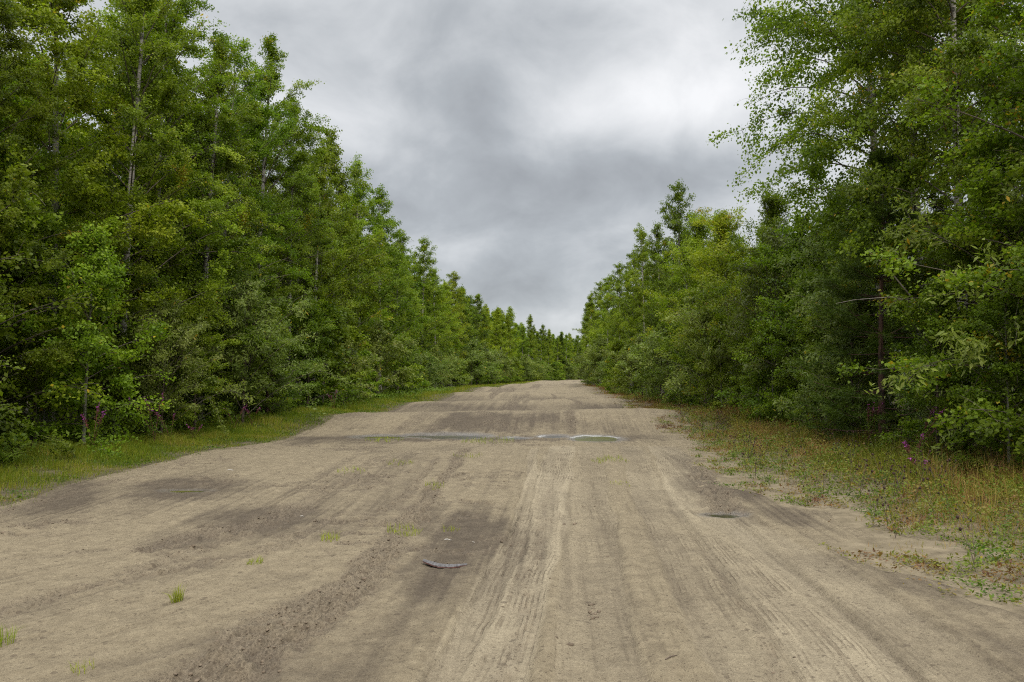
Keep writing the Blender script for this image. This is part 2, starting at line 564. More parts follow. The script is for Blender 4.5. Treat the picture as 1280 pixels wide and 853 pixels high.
def road_marks(x, y):
    """fine relief of the road (m), damp (with painted relief shade), churn and pale 0..1"""
    dz = np.zeros(x.shape)
    damp = np.zeros(x.shape)
    churn = np.zeros(x.shape)
    pale = np.zeros(x.shape)
    rib_d = np.zeros(x.shape)
    rib_m = np.zeros(x.shape)
    wx = x + 0.18 * (fbm(x * 1.1, y * 0.8, 71, 3) - 0.5)
    wy = y + 0.5 * (fbm(x * 0.9 + 9, y * 0.7, 75, 3) - 0.5)
    for (pts, hw, pl, rib) in TRACKS:
        d, t = poly_dist(wx * 0.6 + x * 0.4, y, pts)
        m = 1 - sstep(hw * 0.85, hw * 1.08, d)
        br = 0.55 + 0.9 * (vnoise(x * 1.5, y * 0.5, 91) - 0.2)
        pale = np.maximum(pale, m * pl * np.clip(br, 0, 1))
        dz += -0.018 * m + 0.014 * np.exp(-((d - hw * 1.25) / 0.06) ** 2)
        rm = m * rib * sstep(0.38, 0.6, vnoise(x * 1.6, y * 0.45, 93))
        rib_d = np.where(rm > rib_m, d, rib_d)
        rib_m = np.maximum(rib_m, rm)
    for (pts, w0, w1, st) in CHURN:
        d, t = poly_dist(wx, wy * 0.5 + y * 0.5, pts)
        hw = w0 + (w1 - w0) * t
        hw = hw * (0.55 + 0.9 * vnoise(x * 2.1, y * 1.6, 101))
        m = (1 - sstep(hw * 0.5, hw * 1.3, d)) * st
        churn = np.maximum(churn, m)
    for (cx, cy_, ax, ay, tn, st) in DAMP:
        c = gp(cx, cy_)
        ca, sa = math.cos(tn), math.sin(tn)
        u = (wx - c[0]) * ca - (wy - c[1]) * sa
        v = (wx - c[0]) * sa + (wy - c[1]) * ca
        r = np.sqrt((u / ax) ** 2 + (v / ay) ** 2)
        r = r + 1.1 * (fbm(x * 1.7 + cx, y * 1.1, 111, 5, 0.6) - 0.5) + 0.5 * (fbm(x * 0.9 - y * 0.06, y * 0.2 + cx, 113, 3) - 0.5)
        damp = np.maximum(damp, st * (1 - sstep(0.45, 1.25, r)))
    # long faint streaks left by wheels; on the left they swing out to the side
    ux = x - 0.066 * y
    dl, tl = poly_dist(x, y, SWING)
    sgn = np.where(x < np.interp(y, SWING[::-1, 1], SWING[::-1, 0]), -1.0, 1.0)
    lw = sstep(-0.9, -2.2, x - 0.03 * y) * sstep(19, 15, y)
    ux = ux * (1 - lw) + (dl * sgn - 2.6) * lw
    streak = fbm(ux * 4.5, y * 0.22, 121, 4)
    streak2 = fbm(ux * 18, y * 0.35, 127, 3)
    dz += 0.016 * (streak - 0.5) + 0.007 * (streak2 - 0.5)
    lines = sstep(0.60, 0.72, fbm(ux * 11 + 3, y * 0.13, 231, 2)) * sstep(0.40, 0.6, fbm(x * 0.7, y * 0.3, 233, 3))
    lines = np.maximum(lines, sstep(0.62, 0.74, fbm(ux * 24 + 9, y * 0.22, 237, 2)) * sstep(0.45, 0.6, fbm(x * 0.9 + 5, y * 0.4, 239, 3)))
    dz -= 0.007 * lines
    # scuffed crumbly places, mostly on the left half
    scuff = sstep(0.53, 0.66, fbm(x * 2.0 + 0.8 * y, y * 4.5, 241, 4, 0.6)) * sstep(0.40, 0.56, fbm(x * 0.45 + 2, y * 0.5, 243, 3)) * sstep(0.6, -1.2, x - 0.06 * y)
    churn = np.maximum(churn, 0.9 * scuff * sstep(26, 20, y))
    patch = fbm(x * 0.55, y * 0.4, 131, 4)
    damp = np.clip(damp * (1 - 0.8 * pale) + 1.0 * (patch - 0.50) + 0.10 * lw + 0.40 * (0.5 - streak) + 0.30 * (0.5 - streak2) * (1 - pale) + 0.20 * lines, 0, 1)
    # far rolling part: darker towards the hollows
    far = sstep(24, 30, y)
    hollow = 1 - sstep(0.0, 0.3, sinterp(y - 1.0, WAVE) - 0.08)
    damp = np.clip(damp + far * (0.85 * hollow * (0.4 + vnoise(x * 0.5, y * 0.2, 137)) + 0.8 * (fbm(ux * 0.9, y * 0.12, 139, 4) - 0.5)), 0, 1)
    churn = np.clip(churn + far * 1.0 * sstep(0.58, 0.68, fbm(ux * 0.9 + 3, y * 0.09, 141, 4)), 0, 1)
    lumps = fbm(x * 9, y * 9, 151, 4, 0.6)
    ridg = 1 - np.abs(2 * fbm(x * 5 + 5, y * 5, 161, 4, 0.55) - 1)
    dz += churn * (-0.012 + 0.17 * (lumps - 0.5) + 0.07 * (ridg - 0.75))
    dz += 0.022 * (fbm(x * 3, y * 3, 171, 4) - 0.5) + 0.016 * (fbm(x * 14, y * 14, 173, 3, 0.6) - 0.5) * (1 - 0.7 * pale)
    water = np.zeros(x.shape)
    carve = np.zeros(x.shape)
    rim_glint = np.zeros(x.shape)  # mask for the sky glint painted round the pools
    for (cx, cy_, ax, ay, dp, lv) in POOLS:
        r = np.sqrt(((x - cx) / ax) ** 2 + ((y - cy_) / ay) ** 2) + 0.5 * (fbm(x * 3, y * 3, 181, 3) - 0.5)
        m = 1 - sstep(0.5, 1.25, r)
        carve += dp * m
        water = np.maximum(water, 1 - sstep(0.9, 1.7, r))
        if ax > 0.34 and lv is not None:
            rim_glint = np.maximum(rim_glint, sstep(0.80, 0.92, r) * (1 - sstep(1.0, 1.18, r)) * sstep(0.49, 0.62, fbm(x * 2.2 + 2, y * 1.6, 187, 4)) * (0.15 + 0.85 * sstep(-1.0, 0.5, x)))
    dz = dz * (1 - 0.75 * water) - carve
    # shade of the fine relief put into the damp mask: hollows darker, ridges paler
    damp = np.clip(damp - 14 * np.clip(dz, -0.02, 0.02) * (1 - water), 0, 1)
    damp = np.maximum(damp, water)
    return dz, damp, churn, pale, water, rib_d, rib_m, ux, rim_glint


def road_height(x, y):
    return land(x, y) + road_marks(x, y)[0]


def build_road():
    ys = [0.8]
    while ys[-1] < 330:
        ys.append(ys[-1] * 1.0056 + 0.002)
    ys = np.array([-25, -18, -12, -8, -5, -3, -2, -1.2, -0.6, 0.0, 0.4] + ys)
    nc = 820
    s = np.linspace(0, 1, nc)
    lo, hi = road_l(ys) - 0.7, road_r(ys) + 1.1
    X = lo[:, None] + (hi - lo)[:, None] * s[None, :]
    Y = np.repeat(ys[:, None], nc, 1)
    x, y = X.ravel(), Y.ravel()
    dz, damp, churn, pale, water, rib_d, rib_m, uacross, rim_glint = road_marks(x, y)
    ins = road_inside(x, y)
    z = land(x, y) + dz * sstep(-0.1, 0.5, ins) + 0.004 - 0.09 * (1 - sstep(-0.45, 0.12, ins))
    V = np.stack([x, y, z], 1)
    m, nt, out = new_mat("sand_road")
    L = nt.links
    geo = nd(nt, "ShaderNodeNewGeometry")
    pos = geo.outputs["Position"]

    def noise(scale, detail=4, rough=0.5, vec=None):
        n = nd(nt, "ShaderNodeTexNoise")
        n.inputs["Scale"].default_value = scale
        n.inputs["Detail"].default_value = detail
        n.inputs["Roughness"].default_value = rough
        L.new(vec or pos, n.inputs["Vector"])
        return n.outputs["Fac"]
    att = lambda k: nd(nt, "ShaderNodeAttribute", attribute_name=k).outputs["Fac"]
    grain = noise(55, 6, 0.7)
    coarse = noise(6, 6, 0.65)
    dry = ramp_node(nt, coarse, [(0.3, (0.180, 0.142, 0.090)), (0.55, (0.228, 0.182, 0.115)), (0.75, (0.272, 0.219, 0.140))])
    dry = mixc(nt, att("pale"), dry, (0.325, 0.267, 0.177))
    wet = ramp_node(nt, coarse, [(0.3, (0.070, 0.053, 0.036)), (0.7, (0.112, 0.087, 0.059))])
    # break the damp edge up with grain
    ma = nd(nt, "ShaderNodeMath", operation='MULTIPLY_ADD', use_clamp=True)
    L.new(grain, ma.inputs[0])
    ma.inputs[1].default_value = 0.5
    ma.inputs[2].default_value = -0.25
    ad = nd(nt, "ShaderNodeMath", operation='ADD', use_clamp=True)
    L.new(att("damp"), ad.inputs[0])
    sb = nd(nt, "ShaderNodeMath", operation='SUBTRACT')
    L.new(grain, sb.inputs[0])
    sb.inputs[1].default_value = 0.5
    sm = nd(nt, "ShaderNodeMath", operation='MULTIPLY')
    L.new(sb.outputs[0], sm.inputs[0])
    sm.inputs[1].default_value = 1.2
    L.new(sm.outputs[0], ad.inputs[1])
    col = mixc(nt, ad.outputs[0], dry, wet)  # wet tone also carries the painted shade of the hollows
    ch = ramp_node(nt, grain, [(0.38, (0.070, 0.054, 0.039)), (0.60, (0.20, 0.157, 0.107))])
    cf = nd(nt, "ShaderNodeMath", operation='MULTIPLY')
    L.new(att("churn"), cf.inputs[0])
    cf.inputs[1].default_value = 0.62
    col = mixc(nt, cf.outputs[0], col, ch)
    def mth(op, a, b=None, c=None, clamp=False):
        n = nd(nt, "ShaderNodeMath", operation=op, use_clamp=clamp)
        for q, v in enumerate((a, b, c)):
            if v is None:
                continue
            if isinstance(v, (int, float)):
                n.inputs[q].default_value = v
            else:
                L.new(v, n.inputs[q])
        return n.outputs[0]
    sx = nd(nt, "ShaderNodeSeparateXYZ")
    L.new(pos, sx.inputs[0])

    def lane(fx, fy, detail, offset):
        cb = nd(nt, "ShaderNodeCombineXYZ")
        L.new(mth('MULTIPLY', att("across"), fx), cb.inputs[0])
        L.new(mth('MULTIPLY', sx.outputs[1], fy), cb.inputs[1])
        cb.inputs[2].default_value = offset
        return noise(1.0, detail, 0.55, cb.outputs[0])
    # fine scratches along the way the wheels run: moist sand and groove shade both put into the colour
    scr = mth('MULTIPLY', ramp_node(nt, lane(34, 0.9, 3, 0), [(0.56, (0, 0, 0)), (0.66, (1, 1, 1))]), ramp_node(nt, lane(2.2, 0.5, 3, 5), [(0.44, (0, 0, 0)), (0.58, (1, 1, 1))]))
    # tread ribs inside the tyre tracks, broken by noise
    wav = mth('SINE', mth('MULTIPLY', mth('ADD', att("rib_d"), mth('MULTIPLY', mth('SUBTRACT', coarse, 0.5), 0.02)), 2 * pi / 0.042))
    brk = ramp_node(nt, lane(7, 2.4, 4, 9), [(0.42, (0, 0, 0)), (0.60, (1, 1, 1))])
    ribs = mth('MULTIPLY', mth('MULTIPLY', mth('SUBTRACT', wav, 0.25, clamp=True), 1.3, clamp=True), mth('MULTIPLY', att("rib_m"), brk))
    groove = mth('MAXIMUM', mth('MULTIPLY', scr, 0.4), ribs, clamp=True)
    col = mixc(nt, mth('MULTIPLY', groove, 0.62), col, (0.135, 0.100, 0.065))  # darkens scratches and ribs: moist sand plus painted groove shade
    # loose crumbs of dark moist earth, thick where the ground is churned
    crumbs = None
    for (scl, base) in ((18, 0.88), (38, 0.82), (75, 0.76)):
        vo = nd(nt, "ShaderNodeTexVoronoi")
        vo.inputs["Scale"].default_value = scl
        L.new(pos, vo.inputs["Vector"])
        sc_ = nd(nt, "ShaderNodeSeparateColor")
        L.new(vo.outputs["Color"], sc_.inputs[0])
        thr = mth('SUBTRACT', base + 0.05, mth('ADD', mth('MULTIPLY', att("churn"), 0.45), mth('MULTIPLY', mth('SUBTRACT', noise(1.1, 4, 0.6), 0.5), 0.5)))
        here = mth('GREATER_THAN', sc_.outputs[0], thr)
        size = mth('MULTIPLY_ADD', sc_.outputs[1], 0.30, 0.12)
        k = mth('MULTIPLY', here, mth('LESS_THAN', vo.outputs["Distance"], size))
        crumbs = k if crumbs is None else mth('MAXIMUM', crumbs, k)
    col = mixc(nt, mth('MULTIPLY', crumbs, 0.55), col, (0.085, 0.063, 0.043))
    sp = ramp_node(nt, noise(150, 3, 0.65), [(0.30, (0.84, 0.83, 0.82)), (0.5, (1, 1, 1)), (0.72, (1.1, 1.1, 1.1))])
    col = mixc(nt, 0.9, col, sp, 'MULTIPLY')
    col = mixc(nt, att("rim_glint"), col, (0.37, 0.355, 0.33))  # sky reflection at the pool rims, painted as a pale colour
    mott = ramp_node(nt, noise(17, 5, 0.7), [(0.32, (0.80, 0.79, 0.78)), (0.52, (1, 1, 1)), (0.7, (1.1, 1.1, 1.1))])
    col = mixc(nt, 0.9, col, mott, 'MULTIPLY')
    p = nd(nt, "ShaderNodeBsdfPrincipled")
    L.new(col, p.inputs["Base Color"])
    rg = nd(nt, "ShaderNodeMapRange")
    rg.inputs["To Min"].default_value = 0.95
    rg.inputs["To Max"].default_value = 0.30
    L.new(att("water"), rg.inputs["Value"])
    L.new(rg.outputs[0], p.inputs["Roughness"])
    rs = nd(nt, "ShaderNodeMapRange")
    rs.inputs["To Min"].default_value = 0.2
    rs.inputs["To Max"].default_value = 0.6
    L.new(att("water"), rs.inputs["Value"])
    L.new(rs.outputs[0], p.inputs["Specular IOR Level"])
    hgt = mth('ADD', mth('MULTIPLY_ADD', coarse, 1.0, grain), mth('MULTIPLY', groove, -0.7))
    hgt = mth('ADD', hgt, mth('MULTIPLY', crumbs, 0.6))
    b = nd(nt, "ShaderNodeBump")
    b.inputs["Strength"].default_value = 0.9
    b.inputs["Distance"].default_value = 0.016
    L.new(hgt, b.inputs["Height"])
    L.new(b.outputs[0], p.inputs["Normal"])
    L.new(p.outputs[0], out.inputs[0])
    me = mesh_from("road", V, [grid_faces(len(ys), nc)], [m], [("damp", 'POINT', damp), ("churn", 'POINT', churn), ("pale", 'POINT', pale), ("water", 'POINT', water), ("rib_d", 'POINT', rib_d), ("rib_m", 'POINT', rib_m), ("across", 'POINT', uacross), ("rim_glint", 'POINT', rim_glint)], smooth=True)
    tag(link("road", me), kind="structure")


def build_ground():
    def axis(parts):
        return np.unique(np.concatenate([np.arange(a, b, s) for a, b, s in parts]))
    xs = axis([(-2500, -300, 150), (-300, -60, 20), (-60, -16, 2), (-16, 14, 0.25), (14, 60, 2), (60, 300, 20), (300, 2501, 150)])
    ys = axis([(-300, -40, 30), (-40, 0, 2), (0, 45, 0.25), (45, 120, 0.8), (120, 360, 4), (360, 3001, 120)])
    X, Y = np.meshgrid(xs, ys)
    x, y = X.ravel(), Y.ravel()
    ins = road_inside(x, y)
    z = land(x, y) - 0.16 * sstep(0.1, 0.9, ins) + 0.015 * (fbm(x * 4, y * 4, 201, 3) - 0.5)
    m, nt, out = new_mat("verge_soil")
    L = nt.links
    geo = nd(nt, "ShaderNodeNewGeometry")
    n = nd(nt, "ShaderNodeTexNoise")
    n.inputs["Scale"].default_value = 3.5
    n.inputs["Detail"].default_value = 8
    n.inputs["Roughness"].default_value = 0.7
    L.new(geo.outputs["Position"], n.inputs["Vector"])
    litter = ramp_node(nt, n.outputs["Fac"], [(0.35, (0.030, 0.024, 0.014)), (0.55, (0.060, 0.050, 0.026)), (0.7, (0.105, 0.080, 0.045))])
    sand = ramp_node(nt, n.outputs["Fac"], [(0.3, (0.09, 0.071, 0.046)), (0.5, (0.175, 0.140, 0.090)), (0.7, (0.245, 0.197, 0.128))])
    a = nd(nt, "ShaderNodeAttribute", attribute_name="sandy")
    col = mixc(nt, a.outputs["Fac"], litter, sand)
    p = nd(nt, "ShaderNodeBsdfPrincipled")
    p.inputs["Roughness"].default_value = 0.95
    p.inputs["Specular IOR Level"].default_value = 0.1
    L.new(col, p.inputs["Base Color"])
    b = nd(nt, "ShaderNodeBump")
    b.inputs["Strength"].default_value = 0.7
    b.inputs["Distance"].default_value = 0.03
    L.new(n.outputs["Fac"], b.inputs["Height"])
    L.new(b.outputs[0], p.inputs["Normal"])
    L.new(p.outputs[0], out.inputs[0])
    sandy = sstep(-3.2, -0.4, ins + 1.3 * (fbm(x * 0.8, y * 0.8, 211, 3) - 0.5)) * (0.35 + 0.65 * (x > 0))
    me = mesh_from("ground", np.stack([x, y, z], 1), [grid_faces(len(ys), len(xs))], [m], [("sandy", 'POINT', sandy)], smooth=True)
    tag(link("ground", me), kind="structure")


def build_puddles():
    m, nt, out = new_mat("puddle_water")
    p = nd(nt, "ShaderNodeBsdfPrincipled")
    geo = nd(nt, "ShaderNodeNewGeometry")
    n = nd(nt, "ShaderNodeTexNoise")
    n.inputs["Scale"].default_value = 1.3
    n.inputs["Detail"].default_value = 4
    nt.links.new(geo.outputs["Position"], n.inputs["Vector"])
    # olive colour over part of the water
    f = ramp_node(nt, n.outputs["Fac"], [(0.40, (0, 0, 0)), (0.60, (1, 1, 1))])
    at = nd(nt, "ShaderNodeAttribute", attribute_name="olive_tint")
    fa = nd(nt, "ShaderNodeMath", operation='MULTIPLY_ADD', use_clamp=True)
    nt.links.new(f, fa.inputs[0])
    fa.inputs[1].default_value = 0.8
    nt.links.new(at.outputs["Fac"], fa.inputs[2])
    f = fa.outputs[0]
    nt.links.new(mixc(nt, f, (0.030, 0.026, 0.014), (0.075, 0.074, 0.016)), p.inputs["Base Color"])
    ro = nd(nt, "ShaderNodeMapRange")
    ro.inputs["To Min"].default_value = 0.20
    ro.inputs["To Max"].default_value = 0.30
    nt.links.new(f, ro.inputs["Value"])
    nt.links.new(ro.outputs[0], p.inputs["Roughness"])
    sl = nd(nt, "ShaderNodeMapRange")
    sl.inputs["To Min"].default_value = 0.5
    sl.inputs["To Max"].default_value = 0.06
    nt.links.new(f, sl.inputs["Value"])
    nt.links.new(sl.outputs[0], p.inputs["Specular IOR Level"])
    p.inputs["IOR"].default_value = 1.33
    nt.links.new(p.outputs[0], out.inputs[0])
    for i, (cx, cy_, ax, ay, dp, lv) in enumerate(POOLS):
        ang = np.linspace(0, 2 * pi, 40, endpoint=False)
        zc = float(road_height(np.array([cx]), np.array([cy_]))[0])
        V = np.stack([cx + 1.3 * ax * np.cos(ang), cy_ + 1.3 * ay * np.sin(ang), np.full(40, (zc + dp * 0.55) if lv is None else lv - 0.003 * i)], 1)
        me = mesh_from("puddle", V, [np.arange(40)[None, :]], [m], [("olive_tint", 'POINT', np.full(40, (0.6, -0.9, -0.8, -0.45, -0.2, 0.3, 0.0, 0.2)[i]))])
        tag(link("puddle", me), kind="structure")


# ------------------------------------------------------------------ trees
def branch_system(rng, H, R, t0, nb, el0, el1, droop, prof, nsub, lsub, lean=0.03, wob=0.12):
    K = 14
    t = np.linspace(0, 1, K)
    la = rng.uniform(0, 2 * pi)
    bend = np.stack([np.cos(la) * lean * H * t ** 1.6, np.sin(la) * lean * H * t ** 1.6], 1)
    bend += np.cumsum(rng.normal(0, wob * H / 14 / K ** 0.5 * 0.5, (K, 2)), 0) * t[:, None]
    trunk = np.concatenate([bend, (t * H)[:, None]], 1)
    trunk[0, 2] = -0.25

    def on_trunk(f):
        return np.stack([np.interp(f, t, trunk[:, k]) for k in range(3)], -1)
    tb = t0 + (1 - t0) * ((np.arange(nb) + rng.uniform(0, 1, nb)) / nb) ** 0.95 * 0.985
    az = np.arange(nb) * 2.39996 + rng.normal(0, 0.5, nb)
    rel = (tb - t0) / (1 - t0)
    Lb = R * prof(rel) * rng.uniform(0.6, 1.22, nb)
    el = np.radians(el0 + (el1 - el0) * rel + rng.normal(0, 9, nb))
    Lb = Lb / np.maximum(np.cos(el), 0.45 + 0.25 * rel)
    base = on_trunk(tb)
    s = np.linspace(0, 1, 6)
    hx = np.stack([np.cos(az), np.sin(az)], 1)
    side = np.stack([-np.sin(az), np.cos(az)], 1) * rng.normal(0, 0.12, nb)[:, None]
    B = np.zeros((nb, 6, 3))
    B[:, :, :2] = base[:, None, :2] + (hx * (Lb * np.cos(el))[:, None])[:, None, :] * s[None, :, None] + (side * Lb[:, None])[:, None, :] * (s ** 2)[None, :, None]
    B[:, :, 2] = base[:, None, 2] + (Lb * np.sin(el))[:, None] * s - (droop * Lb)[:, None] * s[None, :] ** 2.2
    # sub-branches
    par = np.repeat(np.arange(nb), nsub)
    n = len(par)
    sp = rng.uniform(0.18, 1.0, n)
    f = sp * 5
    i = np.clip(f.astype(int), 0, 4)
    fr = (f - i)[:, None]
    o = B[par, i] * (1 - fr) + B[par, i + 1] * fr
    tan = unit(B[par, i + 1] - B[par, i])
    rd = unit(rng.normal(0, 1, (n, 3)) * np.array([1, 1, 0.7]))
    d = unit(tan * 0.75 + rd * 0.75)
    Ls = np.maximum(Lb[par] * lsub, 0.15) * rng.uniform(0.5, 1.3, n) * (1.15 - 0.6 * sp)
    sS = np.linspace(0, 1, 4)
    S = o[:, None, :] + (d * Ls[:, None])[:, None, :] * sS[None, :, None]
    S[:, :, 2] -= (droop * 0.9 * Ls)[:, None] * sS[None, :] ** 2
    # leader shoots at the very top
    nt_ = 16
    ft = rng.uniform(0.80, 1.0, nt_)
    o2 = on_trunk(ft)
    d2 = unit(rng.normal(0, 0.42, (nt_, 3)) + np.array([0, 0, 1.0]))
    S2 = o2[:, None, :] + d2[:, None, :] * (rng.uniform(0.02, 0.05, nt_) * H)[:, None, None] * sS[None, :, None]
    S = np.concatenate([S, S2])
    Ls = np.concatenate([Ls, np.full(nt_, 0.006 * H)])
    return trunk, B, Lb, S, Ls


def fol_prof_birch(r):
    return (np.clip(1.02 - r, 0, 1)) ** 0.58 * (0.62 + 0.38 * np.minimum(1, r * 4))


def fol_prof_round(r):
    return np.sqrt(np.clip(1 - (1.5 * r - 0.62) ** 2 / 1.05, 0.02, 1)) * np.clip((1.03 - r) * 2.6, 0, 1) ** 0.7


def fol_prof_wide(r):
    return np.clip((1.04 - r) * 2.2, 0, 1) ** 0.8 * (0.55 + 0.45 * np.minimum(1, r * 2.5))


def fol_prof_low(r):
    return np.clip(1.05 - r, 0, 1) ** 0.45


def wood_mesh(name, trunk, B, Lb, S, H, r0, mat, with_sub=False, sides=9):
    t = np.linspace(0, 1, len(trunk))
    rr = r0 * (1 - t) ** 0.85 + 0.006
    rr[0] *= 1.45
    rr[1] *= 1.06
    V, Q = tubes(trunk[None], rr[None], sides)
    Vs, Qs, off = [V], [Q], len(V)
    n_tr = len(Q)
    s = np.linspace(1, 0.18, B.shape[1])
    rb = np.clip(0.008 * Lb + 0.004, 0.005, min(r0 * 0.4, 0.022))[:, None] * s[None]
    V, Q = tubes(B, rb, 4)
    Vs.append(V)
    Qs.append(Q + off)
    off += len(V)
    if with_sub:
        V, Q = tubes(S, np.full((len(S), 1), 0.0045) * np.linspace(1, 0.4, S.shape[1])[None], 3)
        Vs.append(V)
        Qs.append(Q + off)
    Qs = np.concatenate(Qs)
    me = mesh_from(name, np.concatenate(Vs), [Qs], [mat, M_LIMB if mat is not M_BARK_PINE else mat], smooth=True)
    me.polygons.foreach_set("material_index", (np.arange(len(Qs)) >= n_tr).astype(np.int32))
    return me


def crown_mesh(name, rng, S, Ls, n, leaf, jit, mat, narrow=0.78, upb=0.55, hang=0.35, yellow=0.004, tone_mid=0.45):
    w = Ls / Ls.sum()
    # some shoots carry many leaves and some few, so that the crown has clumps and holes
    w = w * np.clip(rng.normal(1, 0.7, len(w)), 0.05, 3.0)
    w /= w.sum()
    k = rng.choice(len(S), n, p=w)
    f = rng.uniform(0.05, 1.0, n) ** 0.8 * (S.shape[1] - 1)
    i = np.clip(f.astype(int), 0, S.shape[1] - 2)
    fr = (f - i)[:, None]
    P = S[k, i] * (1 - fr) + S[k, i + 1] * fr + rng.normal(0, jit * 0.72, (n, 3)) * np.array([1, 1, 0.75])
    out = P * np.array([1, 1, 0.0])
    out = unit(out)
    nrm = unit(rng.normal(0, 0.45, (n, 3)) + np.array([0, 0, upb]) + out * 0.45)
    ax = rng.normal(0, 0.8, (n, 3)) + out * 0.5 + np.array([0, 0, -hang])
    ln = leaf * rng.uniform(0.5, 1.4, n)
    V, Q = leaf_quads(P, nrm, ax, ln, ln * narrow * rng.uniform(0.85, 1.1, n))
    shoot = rng.normal(0, 0.11, len(S)) + np.repeat(rng.normal(0, 0.14, len(S) // 6 + 1), 6)[:len(S)]
    tone = np.clip(tone_mid - 0.08 + shoot[k] + 0.16 * f / (S.shape[1] - 1) + rng.normal(0, 0.08, n), 0, 1)
    ysh = (rng.uniform(0, 1, len(S)) < yellow * 1.5)
    yel = np.where(rng.uniform(0, 1, n) < np.where(ysh[k], 0.55, yellow), rng.uniform(0.5, 1, n), 0)
    return mesh_from(name, V, [Q], [mat], [("tone", 'FACE', tone), ("yellow", 'FACE', yel)])


PROTO = {}


def proto(key, name, seed, H, R, leaf, n, jit, lmat, bmat, t0=0.06, nb=60, el=(32, 68), droop=0.22, prof=fol_prof_birch, nsub=9, lsub=0.36,
          r0=None, narrow=0.78, yellow=0.004, tone=0.45, sub=False, lean=0.03, upb=0.55, hang=0.35, wob=0.12):
    rng = np.random.default_rng(seed)
    tr, B, Lb, S, Ls = branch_system(rng, H, R, t0, nb, el[0], el[1], droop, prof, nsub, lsub, lean, wob)
    wm = wood_mesh(name + "_trunk", tr, B, Lb, S, H, r0 or 0.0085 * H, bmat, sub)
    cm = crown_mesh(name + "_crown", rng, S, Ls, n, leaf, jit, lmat, narrow, upb, hang, yellow, tone)
    PROTO[key] = (name, H, wm, cm)


def plant_tree(key, x, y, h, rz, label, cat, group=None, wide=1.0, sink=0.0):
    name, H, wm, cm = PROTO[key]
    root = bpy.data.objects.new(name, None)
    root.empty_display_size = 0.3
    COL.objects.link(root)
    root.location = (x, y, float(land(np.array([x]), np.array([y]))[0]) - sink)
    s = h / H
    root.scale = (s * wide, s * wide, s)
    root.rotation_euler = (0, 0, rz)
    tag(root, label, cat, group)
    for part, me in (("trunk", wm), ("crown", cm)):
        o = bpy.data.objects.new(part, me)
        COL.objects.link(o)
        o.parent = root
    return root


def needle_crown(name, rng, S, n, ln, wd, mat, fwd=0.9):
    L_ = np.linalg.norm(S[:, -1] - S[:, 0], axis=1)
    k = rng.choice(len(S), n, p=L_ / L_.sum())
    f = rng.uniform(0.1, 1.0, n) * (S.shape[1] - 1)
    i = np.clip(f.astype(int), 0, S.shape[1] - 2)
    fr = (f - i)[:, None]
    P = S[k, i] * (1 - fr) + S[k, i + 1] * fr
    tan = unit(S[k, i + 1] - S[k, i])
    ax = unit(tan * fwd + unit(rng.normal(0, 1, (n, 3))) * 0.9 + np.array([0, 0, 0.15]))
    nrm = unit(rng.normal(0, 1, (n, 3)) + np.array([0, 0, 0.5]))
    l = ln * rng.uniform(0.7, 1.2, n)
    V, Q = leaf_quads(P, nrm, ax, l, np.full(n, wd), 0.0)
    tone = np.clip(0.35 + 0.35 * (f / 3) + rng.normal(0, 0.15, n), 0, 1)
    return mesh_from(name, V, [Q], [mat], [("tone", 'FACE', tone), ("yellow", 'FACE', np.zeros(n))])


def conifer_proto(key, name, seed, H, R, whorls, per, n, ln, wd, spruce=False):
    rng = np.random.default_rng(seed)
    K = 12
    t = np.linspace(0, 1, K)
    trunk = np.stack([0.02 * H * np.sin(t * 2.1), 0.012 * H * np.sin(t * 3.0 + 1), t * H], 1)
    trunk[0, 2] = -0.2
    tb = np.repeat(np.linspace(0.07, 0.97, whorls), per) + rng.normal(0, 0.006, whorls * per)
    nb = len(tb)
    az = rng.uniform(0, 2 * pi, nb)
    Lb = R * (np.clip(1.03 - tb, 0.03, 1) ** (0.9 if spruce else 0.65)) * rng.uniform(0.7, 1.15, nb)
    el = np.radians((-8 if spruce else 6) + 38 * tb ** 2 + rng.normal(0, 6, nb))
    s = np.linspace(0, 1, 6)
    base = np.stack([np.interp(tb, t, trunk[:, q]) for q in range(3)], 1)
    B = np.zeros((nb, 6, 3))
    B[:, :, 0] = base[:, :1] + (Lb * np.cos(az) * np.cos(el))[:, None] * s
    B[:, :, 1] = base[:, 1:2] + (Lb * np.sin(az) * np.cos(el))[:, None] * s
    B[:, :, 2] = base[:, 2:] + (Lb * np.sin(el))[:, None] * s + (Lb * 0.22)[:, None] * (s ** 3 - s)
    par = np.repeat(np.arange(nb), 12)
    m = len(par)
    sp = rng.uniform(0.2, 1, m)
    f = sp * 5
    i = np.clip(f.astype(int), 0, 4)
    fr = (f - i)[:, None]
    o = B[par, i] * (1 - fr) + B[par, i + 1] * fr
    tan = unit(B[par, i + 1] - B[par, i])
    sd = unit(np.cross(tan, [0, 0, 1.0])) * rng.choice([-1, 1], m)[:, None]
    d = unit(tan * 0.8 + sd * 0.8 + rng.normal(0, 0.12, (m, 3)))
    Ls = Lb[par] * 0.4 * (1.2 - sp) + 0.12
    S = o[:, None, :] + (d * Ls[:, None])[:, None, :] * np.linspace(0, 1, 4)[None, :, None]
    S[:, :, 2] += 0.06 * np.linspace(0, 1, 4)[None] ** 2 * Ls[:, None]
    tip = np.array([[[trunk[-1, 0], trunk[-1, 1], H * (0.93 + 0.09 * q / 3)] for q in range(4)]])
    S = np.concatenate([S, tip, tip])
    wm = wood_mesh(name + "_trunk", trunk, B, Lb, S, H, 0.011 * H, M_BARK_PINE)
    PROTO[key] = (name, H, wm, needle_crown(name + "_crown", rng, S, n, ln, wd, M_NEEDLE))


